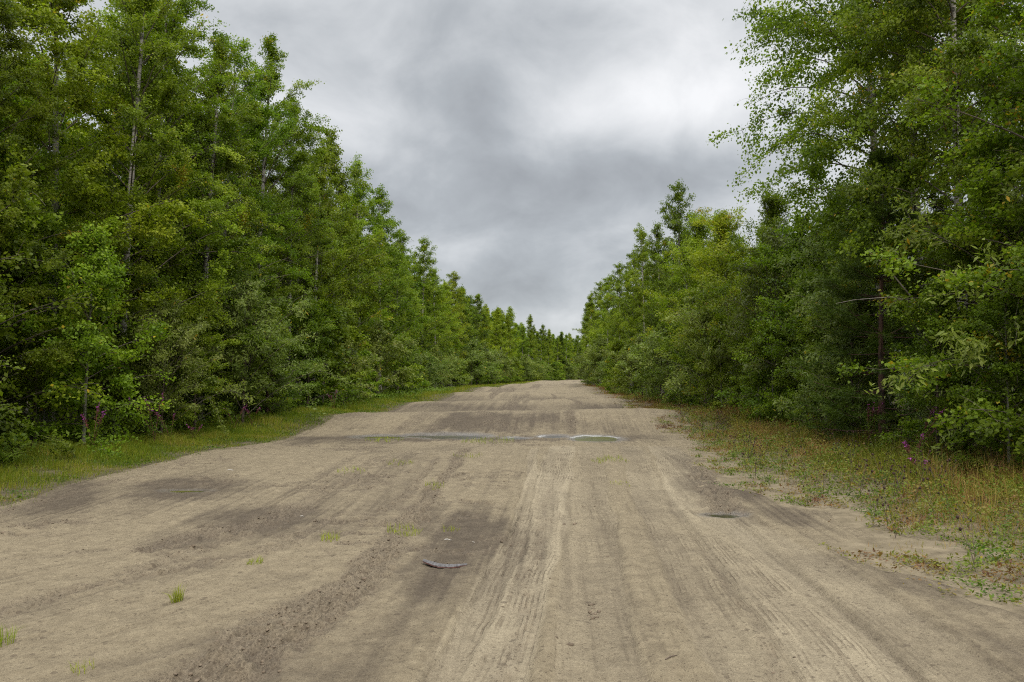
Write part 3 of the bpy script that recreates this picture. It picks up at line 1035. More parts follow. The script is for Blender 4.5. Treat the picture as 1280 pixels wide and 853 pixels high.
def build_protos():
    # near trees with true-size leaves
    proto("bn0", "birch_tree", 1, 13, 2.8, 0.056, 86000, 0.10, M_BIRCH, M_BARK_BIRCH, nb=74, sub=True)
    proto("bn1", "birch_tree", 2, 13, 2.6, 0.055, 80000, 0.10, M_BIRCH, M_BARK_BIRCH, nb=70, el=(38, 72), sub=True, tone=0.5)
    proto("an0", "aspen_tree", 3, 12, 2.6, 0.063, 72000, 0.12, M_ASPEN, M_BARK_ASPEN, nb=50, el=(25, 60), droop=0.12, sub=True)
    proto("an1", "aspen_tree", 4, 12, 2.8, 0.061, 72000, 0.12, M_BIRCH, M_BARK_ASPEN, nb=54, el=(20, 62), droop=0.18, sub=True, tone=0.4)
    # open, see-through birch with hanging leaves
    proto("bo0", "birch_tree", 5, 14, 2.9, 0.066, 95000, 0.15, M_BIRCH, M_BARK_BIRCH, prof=fol_prof_wide, nb=80, nsub=11, el=(30, 62), droop=0.38, t0=0.14, sub=True, hang=0.9, upb=0.2, tone=0.4)
    proto("bo1", "birch_tree", 6, 14, 2.7, 0.066, 66000, 0.14, M_BIRCH, M_BARK_BIRCH, nb=68, nsub=10, el=(34, 66), droop=0.30, t0=0.18, sub=True, hang=0.9, upb=0.2, tone=0.4, yellow=0.01)
    proto("yn0", "aspen_tree", 7, 9, 2.3, 0.062, 44000, 0.12, M_BIRCH, M_BARK_ASPEN, nb=50, el=(15, 58), droop=0.2, sub=True, yellow=0.022, tone=0.38, prof=fol_prof_low)
    # middle distance
    proto("bm0", "birch_tree", 11, 13, 2.8, 0.088, 38000, 0.13, M_BIRCH, M_BARK_BIRCH, nb=72)
    proto("bm1", "birch_tree", 12, 13, 2.5, 0.086, 36000, 0.13, M_BIRCH, M_BARK_BIRCH, nb=68, el=(40, 72), tone=0.5)
    proto("bm2", "aspen_tree", 13, 13, 2.8, 0.090, 36000, 0.14, M_ASPEN, M_BARK_ASPEN, nb=68, el=(28, 66))
    proto("wm0", "willow_tree", 14, 9, 2.6, 0.105, 38000, 0.13, M_ASPEN, M_BARK_ASPEN, nb=60, el=(42, 78), droop=0.15, narrow=0.42, prof=fol_prof_low, yellow=0.008)
    # far
    proto("bf0", "birch_tree", 21, 13, 2.6, 0.14, 17000, 0.17, M_BIRCH, M_BARK_BIRCH, nb=60, nsub=8, t0=0.03)
    proto("bf1", "birch_tree", 22, 13, 2.4, 0.14, 16000, 0.17, M_ASPEN, M_BARK_BIRCH, nb=56, nsub=8, t0=0.03, el=(40, 72))
    proto("bf2", "birch_tree", 23, 13, 2.6, 0.14, 17000, 0.17, M_BIRCH, M_BARK_ASPEN, nb=58, nsub=8, t0=0.03, el=(26, 66), tone=0.38)
    # shrubs and saplings
    proto("sn0", "young_birch", 31, 4.2, 1.5, 0.058, 17000, 0.09, M_BIRCH, M_BARK_DARK, t0=0.02, nb=34, el=(30, 74), prof=fol_prof_low, nsub=8, sub=True, r0=0.03)
    proto("sn1", "young_aspen", 32, 4.0, 1.4, 0.058, 16000, 0.10, M_BIRCH, M_BARK_ASPEN, t0=0.03, nb=30, el=(20, 66), prof=fol_prof_low, nsub=8, sub=True, r0=0.028, tone=0.5)
    proto("wn0", "willow_shrub", 33, 3.4, 1.7, 0.085, 15000, 0.09, M_WILLOW, M_BARK_DARK, t0=0.0, nb=36, el=(48, 82), droop=0.3, prof=fol_prof_low, nsub=8, narrow=0.34, sub=True, r0=0.025)
    proto("wn1", "willow_shrub", 34, 3.2, 1.6, 0.088, 13000, 0.10, M_WILLOW, M_BARK_DARK, t0=0.0, nb=32, el=(40, 80), droop=0.35, prof=fol_prof_low, nsub=8, narrow=0.36, sub=True, r0=0.025, tone=0.52, yellow=0.012)
    proto("sm0", "willow_shrub", 35, 3.4, 1.7, 0.13, 6500, 0.13, M_WILLOW, M_BARK_DARK, t0=0.0, nb=30, el=(40, 80), droop=0.3, prof=fol_prof_low, nsub=7, narrow=0.5, r0=0.025)
    proto("sm1", "young_birch", 36, 4.2, 1.5, 0.12, 6500, 0.13, M_BIRCH, M_BARK_DARK, t0=0.02, nb=30, el=(30, 74), prof=fol_prof_low, nsub=7, r0=0.03)
    conifer_proto("pine", "pine_tree", 41, 6.5, 2.1, 15, 7, 76000, 0.12, 0.010)
    conifer_proto("spruce", "spruce_tree", 42, 14, 2.2, 30, 7, 26000, 0.28, 0.11, True)


GL = "trees massed along the left side of the road"
GLB = "trees in the depth of the wood on the left"
GR = "trees massed along the right side of the road"
GRB = "trees in the depth of the wood on the right"
GF = "far trees where the road bends away"


def hang_on(root, me, name):
    """a part given in world coordinates, parented to its tree"""
    from mathutils import Matrix
    o = link(name, me, root)
    mw = Matrix.LocRotScale(root.location, root.rotation_euler, root.scale)
    o.matrix_parent_inverse = mw.inverted()
    return o


def dead_spray(root):
    rng = np.random.default_rng(91)
    c = np.array([8.72, 14.95, 7.45])
    n = 60
    P = c + rng.normal(0, 1, (n, 3)) * [0.10, 0.10, 0.13]
    ln = rng.uniform(0.05, 0.09, n)
    V, Q = leaf_quads(P, unit(rng.normal(0, 1, (n, 3))), rng.normal(0, 1, (n, 3)) - [0, 0, 0.6], ln, ln * 0.7)
    m = plain_mat("dead_leaf", (0.50, 0.21, 0.05), (0.34, 0.13, 0.03), 30)
    o = hang_on(root, mesh_from("dead_spray", V, [Q], [m]), "dead_spray")
    o["label"] = "orange dried leaves"


def bare_branch(root):
    A = np.array([[8.5, 13.4, 1.7], [7.7, 13.35, 2.3], [7.15, 13.3, 2.75], [6.75, 13.25, 3.2], [6.45, 13.2, 3.55], [6.15, 13.2, 3.8]])
    B = np.array([[7.15, 13.3, 2.75], [6.8, 13.2, 2.95], [6.45, 13.1, 2.98], [6.1, 13.05, 2.95], [5.8, 13.0, 2.92], [5.5, 13.0, 2.86]])
    V, Q = tubes(np.stack([A, B]), np.array([[.022, .018, .015, .012, .009, .005], [.011, .009, .008, .006, .005, .003]]), 6)
    o = hang_on(root, mesh_from("bare_branch", V, [Q], [M_BARK_DEAD], smooth=True), "bare_branch")
    o["label"] = "bare grey arching branch"


def place_trees():
    rng = np.random.default_rng(77)
    T = lambda *a, **k: plant_tree(*a, **k)
    ru = lambda a, b: float(rng.uniform(a, b))
    # --- left, the front rank
    left = [
        ("an0", -9.9, 12.2, 10.2, "yellow-green aspen cut by the left picture edge, its top open to the sky"),
        ("bn0", -9.6, 15.3, 9.4, "leafy birch in front of the sky gap at the far left of the row"),
        ("an0", -9.8, 17.6, 12.6, "tall aspen with light yellow-green top rising out of the frame on the left"),
        ("bn1", -9.4, 19.9, 13.2, "birch with pale trunk showing through its leaves near the left verge"),
        ("bn0", -9.7, 22.3, 13.4, "broad full birch whose top just leaves the frame, left of the open sky"),
        ("bn1", -9.3, 24.8, 12.5, "birch with thin feathery shoots poking into the sky on the left row"),
        ("an1", -9.6, 27.4, 13.6, "darker full-crowned aspen next to the tallest spire of the left row"),
        ("bn1", -9.4, 30.8, 15.3, "dark pointed birch, the tall spire against the clouds on the left"),
        ("bn0", -9.2, 34.6, 14.0, "birch just past the tall dark spire, shoulder of the left row"),
        ("bm1", -9.2, 39.0, 13.4, "lower birch in the notch of the left skyline beyond the tall spire"),
        ("bm0", -9.2, 43.8, 15.6, "slender birch with a lone peak, second spire of the left skyline"),
        ("bm1", -9.0, 50.0, 15.5, "birch with a blunt peak, third spire of the left skyline"),
        ("bm0", -8.8, 56.5, 15.4, "bushy birch ending the high part of the left skyline"),
        ("bm2", -8.8, 64.0, 13.6, "low round birch where the left skyline steps down"),
        ("bm0", -8.3, 78.0, 15.4, "birch with a narrow dark top alone beyond the step in the left skyline"),
    ]
    for i, (k, x, y, h, lab) in enumerate(left):
        T(k, x - (0.75 if y < 26 else 0.9), y, h, ru(0, 6.28), lab, "tree", "front rank of trees on the left", ru(1.0, 1.15) if y < 26 else ru(0.92, 1.06))
    lab = "green birch among the trees lining the left side of the road towards the bend"
    for (y, h) in [(70.5, 12.5), (84, 13.2), (90, 12.4), (96, 14.2), (102, 12.8), (108, 13.8), (114, 13.2), (121, 14.2), (128, 13.2)]:
        T(["bm0", "bm2", "bf0"][int(rng.integers(3))] if y < 100 else ["bf0", "bf1", "bf2"][int(rng.integers(3))], float(tree_l(y)) - 4.0 + ru(-0.5, 0.3), y, h, ru(0, 6.28), lab, "tree", GL, ru(0.9, 1.15))
    # --- left, behind
    lab = "green birch in the depth of the wood behind the front trees on the left"
    for row, (dx, y0, step) in enumerate([(2.4, 10, 2.6), (5.0, 12, 3.2), (8.2, 15, 3.9), (12, 20, 5.0)]):
        y = y0
        while y < 112:
            k = ["bm0", "bm1", "bm2", "bf0", "bf2"][int(rng.integers(5))] if y < 60 else ["bf0", "bf1", "bf2"][int(rng.integers(3))]
            h = ru(11.2, 13.8) if y > 22 else ru(8.5, 10.5)
            T(k, float(tree_l(y)) - 3.6 - dx + ru(-0.6, 0.6), y + ru(-0.5, 0.5), h, ru(0, 6.28), lab, "tree", GLB, ru(0.9, 1.25))
            y += step * (1 + 0.006 * y) * ru(0.85, 1.15)
    # --- the bend
    lab = "small distant birch in the wood where the road bends away"
    for row in range(3):
        y = 134.0
        while y < 330:
            off = 3.6 + row * 4.5
            T(["bf0", "bf1", "bf2"][int(rng.integers(3))], float(tree_l(y)) - off + ru(-0.8, 0.8), y, ru(12.0, 15.5), ru(0, 6.28), lab, "tree", GF, ru(0.95, 1.2))
            y += 6.2 + 0.02 * (y - 130) + ru(-1, 1)
    y = 100.0
    while y < 330:
        for q in range(2):
            T(["sm0", "sm1"][int(rng.integers(2))], float(tree_l(y)) - 1.6 - 2.2 * q + ru(-0.5, 0.3), y + ru(-1, 1), ru(3.0, 5.2), ru(0, 6.28), "distant leafy shrub at the foot of the trees where the road bends away", "shrub", "far shrubs at the bend", ru(1.0, 1.4))
        y += 3.4 + 0.012 * (y - 100)
    T("spruce", 14.6, 232, 14.2, 0.4, "dark pointed spruce alone above the trees at the far bend", "tree")
    T("pine", -8.4, 26.6, 3.0, 2.0, "small dark young pine half hidden among the left shrubs", "tree")
    # --- right, the front rank
    right = [
        ("yn0", 8.3, 11.0, 8.2, "leafy aspen dotted with yellow leaves at the right picture edge", 1.15),
        ("yn0", 8.6, 13.4, 7.6, "dense aspen with dark round leaves left of the one with yellow leaves", 1.1),
        ("bo1", 8.95, 15.2, 13.2, "tall open birch with a bare white stem and an orange dead spray, far right", 1.0),
        ("bo1", 9.2, 17.2, 13.8, "thin see-through birch between the two tallest on the right", 1.05),
        ("bo0", 9.6, 19.8, 16.0, "tallest open birch on the right with drooping leaves against bright cloud", 1.05),
        ("bm0", 9.9, 23.2, 7.4, "grey-green birch under the left flank of the tall open birch", 1.2),
        ("wm0", 9.1, 26.6, 7.3, "bright yellow-green willow beside the tall open birch on the right", 1.15),
        ("wm0", 8.8, 31.0, 7.7, "bright yellow-green willow in the middle of the right row", 1.2),
        ("wm0", 8.8, 35.5, 8.3, "upright yellow-green willow left of its twin on the right row", 1.05),
        ("bm0", 8.8, 40.5, 11.6, "slim dark birch with a pointed top above the right willows", 0.85),
        ("bm0", 9.0, 46.0, 10.6, "slim birch next to the pointed one on the right skyline", 0.9),
        ("bm1", 9.1, 52.5, 11.6, "loose-topped birch in the middle of the right skyline", 0.9),
        ("bm2", 9.4, 60.0, 11.2, "light green birch where the right skyline starts to fall", 0.95),
        ("bm0", 9.8, 70.0, 11.6, "birch with a thin pale top low on the right skyline", 0.95),
        ("bm2", 9.9, 80.0, 11.6, "birch with its side branches over the road near the right bend", 1.05),
        ("bm0", 10.4, 90.0, 12.4, "outermost birch on the right where the road disappears", 1.0),
    ]
    for (k, x, y, h, lab, wd) in right:
        r = T(k, x, y, h, ru(0, 6.28), lab, "tree", "front rank of trees on the right", wd)
        if "orange dead spray" in lab:
            dead_spray(r)
        if "left of the one with yellow" in lab:
            bare_branch(r)
    lab = "green birch in the depth of the wood behind the front trees on the right"
    for row, (dx, y0, step) in enumerate([(2.6, 10.5, 3.0), (5.4, 13, 3.4), (8.6, 16, 4.2), (12.5, 20, 5.2)]):
        y = y0
        while y < 112:
            k = ["bm0", "bm1", "bm2", "bf0", "bf2"][int(rng.integers(5))] if y < 60 else ["bf0", "bf1", "bf2"][int(rng.integers(3))]
            h = ru(5.5, 7.4) if y < 38 else ru(8.5, 11)
            x = max(float(road_r(y)) + 2.2, 8.4) + dx
            T(k, x + ru(-0.6, 0.6), y + ru(-0.5, 0.5), h, ru(0, 6.28), lab, "tree", GRB, ru(0.9, 1.25))
            y += step * (1 + 0.006 * y) * ru(0.85, 1.15)
    for y in (100, 108, 118):
        T("bf0", float(road_r(y)) + 2.0, y, ru(11, 12.5), ru(0, 6.28), "distant birch closing the right side of the road at the bend", "tree", GR)
    T("pine", 7.85, 16.2, 6.2, 1.0, "dark feathery young pine with reddish trunk at the right verge", "tree")
    # --- shrubs along both verges
    lab = "leafy green shrub at the foot of the trees along the left verge"
    y = 10.5
    i = 0
    while y < 100:
        near = y < 34
        k = (["sn0", "sn1", "sn0", "wn0"] if near else ["sm0", "sm1"])[int(rng.integers(4 if near else 2))]
        if rng.uniform() < 0.66:
          T(k, float(tree_l(y)) - 2.15 + ru(-0.35, 0.2), y, ru(2.4, 4.6), ru(0, 6.28), lab, "shrub", "shrubs along the left verge", ru(0.9, 1.2))
        if near:
            T(["sn0", "sn1"][i % 2], float(tree_l(y)) - 3.9 + ru(-0.4, 0.4), y + ru(0.3, 1.0), ru(4.0, 6.5), ru(0, 6.28), "tall leafy sapling between the shrubs and the trees on the left", "sapling", "saplings on the left", 1.0)
        i += 1
        y += (1.25 if near else 2.4) * (1 + 0.008 * y) * ru(0.85, 1.2)
    lab = "leafy green shrub at the foot of the trees along the right verge"
    y = 10.0
    i = 0
    while y < 96:
        near = y < 34
        k = (["sn1", "sn0", "sn0", "wn1", "sn1"] if near else ["sm0", "sm1"])[int(rng.integers(5 if near else 2))]
        x = float(max(road_r(y) + 1.5, np.interp(y, [8, 11, 13, 17, 22, 27], [7.2, 7.1, 7.3, 7.9, 8.0, 7.4])))
        if not (13.3 < y < 17.6) and rng.uniform() < 0.62:
            T(k, x + ru(-0.15, 0.4), y, ru(2.0, 4.0) if y < 19 else ru(2.6, 4.6), ru(0, 6.28), lab, "shrub", "shrubs along the right verge", ru(0.9, 1.2))
        if near and not (13.3 < y < 16.6) and rng.uniform() < 0.7:
            T(["sn0", "wn0", "sn1"][i % 3], x + 1.3 + ru(-0.3, 0.4), y + ru(0.2, 0.9), ru(4.0, 6.0), ru(0, 6.28), "tall leafy sapling between the shrubs and the trees on the right", "sapling", "saplings on the right", 1.0)
        i += 1
        y += (1.3 if near else 2.4) * (1 + 0.008 * y) * ru(0.85, 1.2)
    T("wn1", 7.9, 17.9, 3.6, 0.3, "grey-green narrow-leaved willow left of the dark pine", "shrub")
    T("wn1", 7.9, 13.9, 2.2, 2.1, "narrow-leaved willow with yellowing leaves in front of the dark pine", "shrub")


# ------------------------------------------------------------------ grass and herbs
def blades(rng, x, y, z, h, w, bend=0.5, tone=None, droop=None):
    n = len(x)
    az = rng.uniform(0, 2 * pi, n)
    d = np.stack([np.cos(az), np.sin(az), np.zeros(n)], 1)
    sd = np.stack([-np.sin(az), np.cos(az), np.zeros(n)], 1)
    rot = rng.uniform(0, 2 * pi, n)
    sd = np.stack([-np.sin(rot), np.cos(rot), np.zeros(n)], 1)
    b = np.abs(rng.normal(0, bend, n))
    P = np.stack([x, y, z], 1)
    up = np.array([0, 0, 1.0])
    c1 = P + up * (h * 0.55)[:, None] + d * (h * b * 0.22)[:, None]
    c2 = P + up * (h * (1 - 0.25 * np.minimum(b, 1.5)))[:, None] + d * (h * b * 0.75)[:, None]
    w_ = (w * 0.5)[:, None]
    V = np.stack([P - sd * w_, P + sd * w_, c1 + sd * w_ * 0.75, c1 - sd * w_ * 0.75, c2], 1).reshape(-1, 3)
    i = np.arange(n) * 5
    Q = np.stack([i, i + 1, i + 2, i + 3], 1)
    T3 = np.stack([i + 3, i + 2, i + 4], 1)
    tn = np.clip(rng.normal(0.4, 0.2, n) if tone is None else tone, 0, 1)
    return V, Q, T3, np.concatenate([tn, tn])


def grass_mesh(name, V, Q, T3, tn, mat):
    return mesh_from(name, V, [Q, T3], [mat], [("tone", 'FACE', tn), ("yellow", 'FACE', np.zeros(len(tn)))])


def build_grass():
    rng = np.random.default_rng(5)
    # left strip: short and lush
    xs, ys, hs, ws, ts = [], [], [], [], []
    for (y0, y1, dens, w) in [(4, 14, 1500, 0.006), (14, 22, 1400, 0.008), (22, 36, 520, 0.014), (36, 60, 220, 0.022), (60, 110, 90, 0.04), (110, 240, 25, 0.09)]:
        n = int((y1 - y0) * 3.2 * dens)
        y = rng.uniform(y0, y1, n)
        x = road_l(y) + 0.5 - rng.uniform(0, 1, n) * (3.4 + road_l(y) - tree_l(y))
        ins = road_inside(x, y)
        clump = fbm(x * 1.6, y * 1.6, 301, 3)
        keep = rng.uniform(0, 1, n) < sstep(0.28, -0.35, ins + 0.5 * (clump - 0.5)) * sstep(0.25, 0.55, clump + 0.15 * sstep(0, -1.5, ins))
        x, y, ins, clump = x[keep], y[keep], ins[keep], clump[keep]
        h = (0.05 + 0.12 * sstep(0.1, -1.6, ins) * clump * 2) * rng.uniform(0.6, 1.5, len(x))
        xs.append(x)
        ys.append(y)
        hs.append(h)
        ws.append(np.full(len(x), w))
        ts.append(rng.normal(0.36, 0.2, len(x)) + 1.1 * (fbm(x * 1.3, y * 1.3, 311, 4) - 0.5) + 0.12 * (rng.uniform(0, 1, len(x)) < 0.1))
    x, y, h, w, t = map(np.concatenate, (xs, ys, hs, ws, ts))
    o = link("grass", grass_mesh("grass", *blades(rng, x, y, land(x, y) - 0.01, h, w, 0.55, t), M_GRASS))
    tag(o, "short lush green grass strip between the sand road and the left trees", "grass", kind="stuff")
    # right verge: thin, tall, yellowing
    xs, ys, hs, ws, ts = [], [], [], [], []
    for (y0, y1, dens, w) in [(3, 8, 800, 0.0042), (8, 14, 720, 0.0052), (14, 22, 560, 0.008), (22, 36, 520, 0.013), (36, 60, 220, 0.022), (60, 110, 70, 0.04)]:
        n = int((y1 - y0) * 5.6 * dens)
        y = rng.uniform(y0, y1, n)
        x = road_r(y) - 0.6 + rng.uniform(0, 5.6, n)
        ins = road_inside(x, y)
        clump = fbm(x * 1.3, y * 1.3, 321, 4)
        keep = (rng.uniform(0, 1, n) < sstep(0.30, -1.3, ins + 1.1 * (clump - 0.5)) * sstep(0.36, 0.60, clump + 0.10 * sstep(-0.6, -2.2, ins))) & (x < np.maximum(8.6, road_r(y) + 2.2))
        x, y, ins, clump = x[keep], y[keep], ins[keep], clump[keep]
        tall = sstep(0.0, -2.0, ins)
        h = (0.05 + 0.28 * tall * (0.6 + 0.8 * sstep(-1.4, -3.0, ins)) * (0.1 + 1.4 * fbm(x * 2.3, y * 2.3, 347, 3))) * rng.uniform(0.3, 1.5, len(x))
        xs.append(x)
        ys.append(y)
        hs.append(h)
        ws.append(np.full(len(x), w))
        ts.append(rng.normal(0.54, 0.22, len(x)) + 2.0 * (fbm(x * 1.1 + 5, y * 1.1, 331, 4) - 0.5) + 0.28 * sstep(18, 34, y))
    x, y, h, w, t = map(np.concatenate, (xs, ys, hs, ws, ts))
    o = link("dry_grass", grass_mesh("dry_grass", *blades(rng, x, y, land(x, y) - 0.01, h, w, 0.9, t), M_DRYGRASS))
    tag(o, "thin yellowing tall grass over bare sand along the right verge", "grass", kind="stuff")
    # low broad-leaved weeds, both verges
    n = 330000
    y = 3 + 42 * rng.uniform(0, 1, n) ** 1.6
    right = rng.uniform(0, 1, n) < 0.78
    x = np.where(right, road_r(y) - 0.6 + rng.uniform(0, 4.6, n), road_l(y) + 0.4 - rng.uniform(0, 2.8, n))
    ins = road_inside(x, y)
    cl = fbm(x * 1.5 + 7, y * 1.5, 341, 4)
    deep = sstep(0.1, -1.6, ins)
    keep = (rng.uniform(0, 1, n) < sstep(0.45, -0.30, ins + 1.2 * (cl - 0.5)) * sstep(0.47 - 0.16 * deep, 0.57 - 0.12 * deep, cl)) & (x < 8.8)
    x, y, cl, deep, right = x[keep], y[keep], cl[keep], deep[keep], right[keep]
    n = len(x)
    hgt = 0.03 + np.where(right, 0.30, 0.12) * deep * sstep(0.35, 0.7, fbm(x * 2.6, y * 2.6, 347, 3))
    P = np.stack([x, y, land(x, y) + rng.uniform(0.0, 1, n) * hgt], 1)
    nr = unit(rng.normal(0, 0.5, (n, 3)) + [0, 0, 1])
    ln = rng.uniform(0.014, 0.045, n) * (1 + y * 0.02)
    V, Q = leaf_quads(P, nr, rng.normal(0, 1, (n, 3)) * [1, 1, 0.6], ln, ln * rng.uniform(0.25, 0.65, n))
    # each plant keeps its own colour: green, olive, yellowing or rust
    tn = np.where(right, 0.45, 0.18) + 1.5 * (fbm(x * 3.1, y * 3.1, 351, 3) - 0.5) + rng.normal(0, 0.09, n) + np.where(right, 0.22, 0) * sstep(16, 30, y)
    o = link("ground_cover", mesh_from("ground_cover", V, [Q], [M_MAT], [("tone", 'FACE', np.clip(tn, 0, 1)), ("yellow", 'FACE', np.zeros(n))]))
    tag(o, "low mat of green, olive and rusty weeds creeping over the sandy verges", "weeds", kind="stuff")
    # shade plants and litter on the forest floor
    n = 26000
    y = 9 + 60 * rng.uniform(0, 1, n) ** 1.3
    right = rng.uniform(0, 1, n) < 0.5
    x = np.where(right, np.maximum(road_r(y) + 1.5, 7.2) + rng.uniform(0, 5, n), road_l(y) - 1.9 - rng.uniform(0, 5, n))
    P = np.stack([x, y, land(x, y) + rng.uniform(0.02, 0.45, n)], 1)
    ln = rng.uniform(0.05, 0.12, n) * (1 + y * 0.01)
    V, Q = leaf_quads(P, unit(rng.normal(0, 0.5, (n, 3)) + [0, 0, 1]), rng.normal(0, 1, (n, 3)), ln, ln * 0.5)
    o = link("undergrowth", mesh_from("undergrowth", V, [Q], [M_HERB], [("tone", 'FACE', np.clip(rng.normal(0.4, 0.25, n), 0, 1)), ("yellow", 'FACE', np.zeros(n))]))
    tag(o, "low leafy undergrowth in the shade under the trees", "undergrowth", kind="stuff")


def build_tufts():
    rng = np.random.default_rng(8)
    spots = [
        (222, 756, 0.13, 70, 0.035, "small upright bright green grass tuft alone on the left sand"),
        (4, 806, 0.12, 60, 0.06, "grass tuft at the left edge of the road, nearest the corner"),
        (104, 838, 0.07, 36, 0.06, "low thin grass tuft near the lower left corner"),
        (318, 706, 0.07, 50, 0.07, "low yellow-green grass tuft left of the churned rut"),
        (414, 676, 0.11, 60, 0.10, "loose grass tuft above the churned rut"),
        (505, 668, 0.10, 110, 0.18, "widest grass tuft, at the top of the dark churned rut"),
        (563, 662, 0.06, 40, 0.10, "flat grass tuft at the top of the dark damp patch"),
        (545, 610, 0.08, 60, 0.16, "sparse grass tuft beside the pale track, middle of the road"),
        (440, 592, 0.09, 60, 0.25, "sparse grass tuft in the left half, short of the puddles"),
        (500, 583, 0.08, 60, 0.25, "thin grass tuft just short of the left puddle"),
        (585, 574, 0.08, 60, 0.3, "thin grass tuft short of the gap between puddles"),
        (762, 580, 0.09, 120, 0.35, "broad patchy grass tuft between the wheel tracks, short of the right puddle"),
        (775, 606, 0.05, 40, 0.18, "faint grass tuft between the wheel tracks"),
        (610, 549, 0.13, 160, 0.7, "grass tuft growing in the mud between the two puddles"),
        (480, 548, 0.12, 90, 0.5, "grass tuft growing out of the left puddle"),
    ]
    for (px, py, h, n, r, lab) in spots:
        c = gp(px, py)
        rr = r * np.sqrt(rng.uniform(0, 1, n))
        a = rng.uniform(0, 2 * pi, n)
        x, y = rr * np.cos(a), rr * np.sin(a) * 1.3
        z0 = float(road_height(c[:1], c[1:])[0])
        z = road_height(x + c[0], y + c[1]) - z0 - 0.005
        me = grass_mesh("grass_tuft", *blades(rng, x, y, z, h * rng.uniform(0.5, 1.2, n), np.full(n, 0.0026 + 0.00035 * c[1]), 0.9, rng.uniform(0, 1, n)), M_TUFT)
        o = link("grass_tuft", me)
        o.location = (c[0], c[1], z0)
        tag(o, lab, "grass tuft", "grass tufts growing on the road")


def build_weeds():
    """dried weeds with dark seed heads on the right verge"""
    rng = np.random.default_rng(14)
    protos = []
    for v in range(5):
        k = int(rng.integers(3, 6))
        B = np.zeros((k, 5, 3))
        s = np.linspace(0, 1, 5)
        hh = rng.uniform(0.22, 0.42, k)
        az = rng.uniform(0, 2 * pi, k)
        sp = rng.uniform(0.03, 0.16, k)
        B[:, :, 0] = np.cos(az)[:, None] * sp[:, None] * s ** 1.5
        B[:, :, 1] = np.sin(az)[:, None] * sp[:, None] * s ** 1.5
        B[:, :, 2] = hh[:, None] * s
        V, Q = tubes(B, np.full((k, 5), 0.0022), 3)
        stem = mesh_from("weed_stem", V, [Q], [M_STEM if v % 2 else M_BARK_DARK])
        heads = [B[i, -1] for i in range(k)]
        head = []
        for c in heads:
            r = rng.uniform(0.009, 0.016)
            zz = np.array([[[c[0], c[1], c[2] + r * q] for q in (-1.0, -0.4, 0.5, 1.2)]])
            V, Q = tubes(zz, np.array([[0.1 * r, 0.85 * r, 0.9 * r, 0.15 * r]]), 6)
            head.append(mesh_from("weed_head", V, [Q], [M_SEED]))
        n = 26
        P = np.stack([rng.normal(0, 0.04, n), rng.normal(0, 0.04, n), rng.uniform(0.02, 0.22, n)], 1)
        ln = rng.uniform(0.03, 0.07, n)
        V, Q = leaf_quads(P, unit(rng.normal(0, 0.6, (n, 3)) + [0, 0, 1]), rng.normal(0, 1, (n, 3)), ln, ln * 0.35)
        leaf = mesh_from("weed_leaf", V, [Q], [M_HERB], [("tone", 'FACE', rng.uniform(0, 0.8, n)), ("yellow", 'FACE', (rng.uniform(0, 1, n) < 0.2) * 0.6)])
        protos.append((stem, head, leaf))
    cnt = 0
    while cnt < 150:
        y = 5.2 + 20 * rng.uniform() ** 1.3
        x = float(road_r(y)) + rng.uniform(0.2, 4.0)
        if x > np.interp(y, [5, 12, 20], [7.6, 7.2, 7.6]) or road_inside(np.array([x]), np.array([y]))[0] > -0.1:
            continue
        if fbm(np.array([x * 1.1]), np.array([y * 1.1]), 351, 3)[0] < 0.44:
            continue
        root = bpy.data.objects.new("dried_weed", None)
        COL.objects.link(root)
        root.location = (x, y, float(land(np.array([x]), np.array([y]))[0]))
        root.rotation_euler = (0, 0, rng.uniform(0, 6.28))
        s = rng.uniform(0.7, 1.3)
        root.scale = (s, s, s)
        tag(root, "dried weed with dark round seed heads in the yellow grass of the right verge", "weed", "dried weeds on the right verge")
        st, hd, lf = protos[cnt % 5]
        for nm, me in [("stem", st), ("foliage", lf)] + [("seed_head", h) for h in hd]:
            o = bpy.data.objects.new(nm, me)
            COL.objects.link(o)
            o.parent = root
        cnt += 1


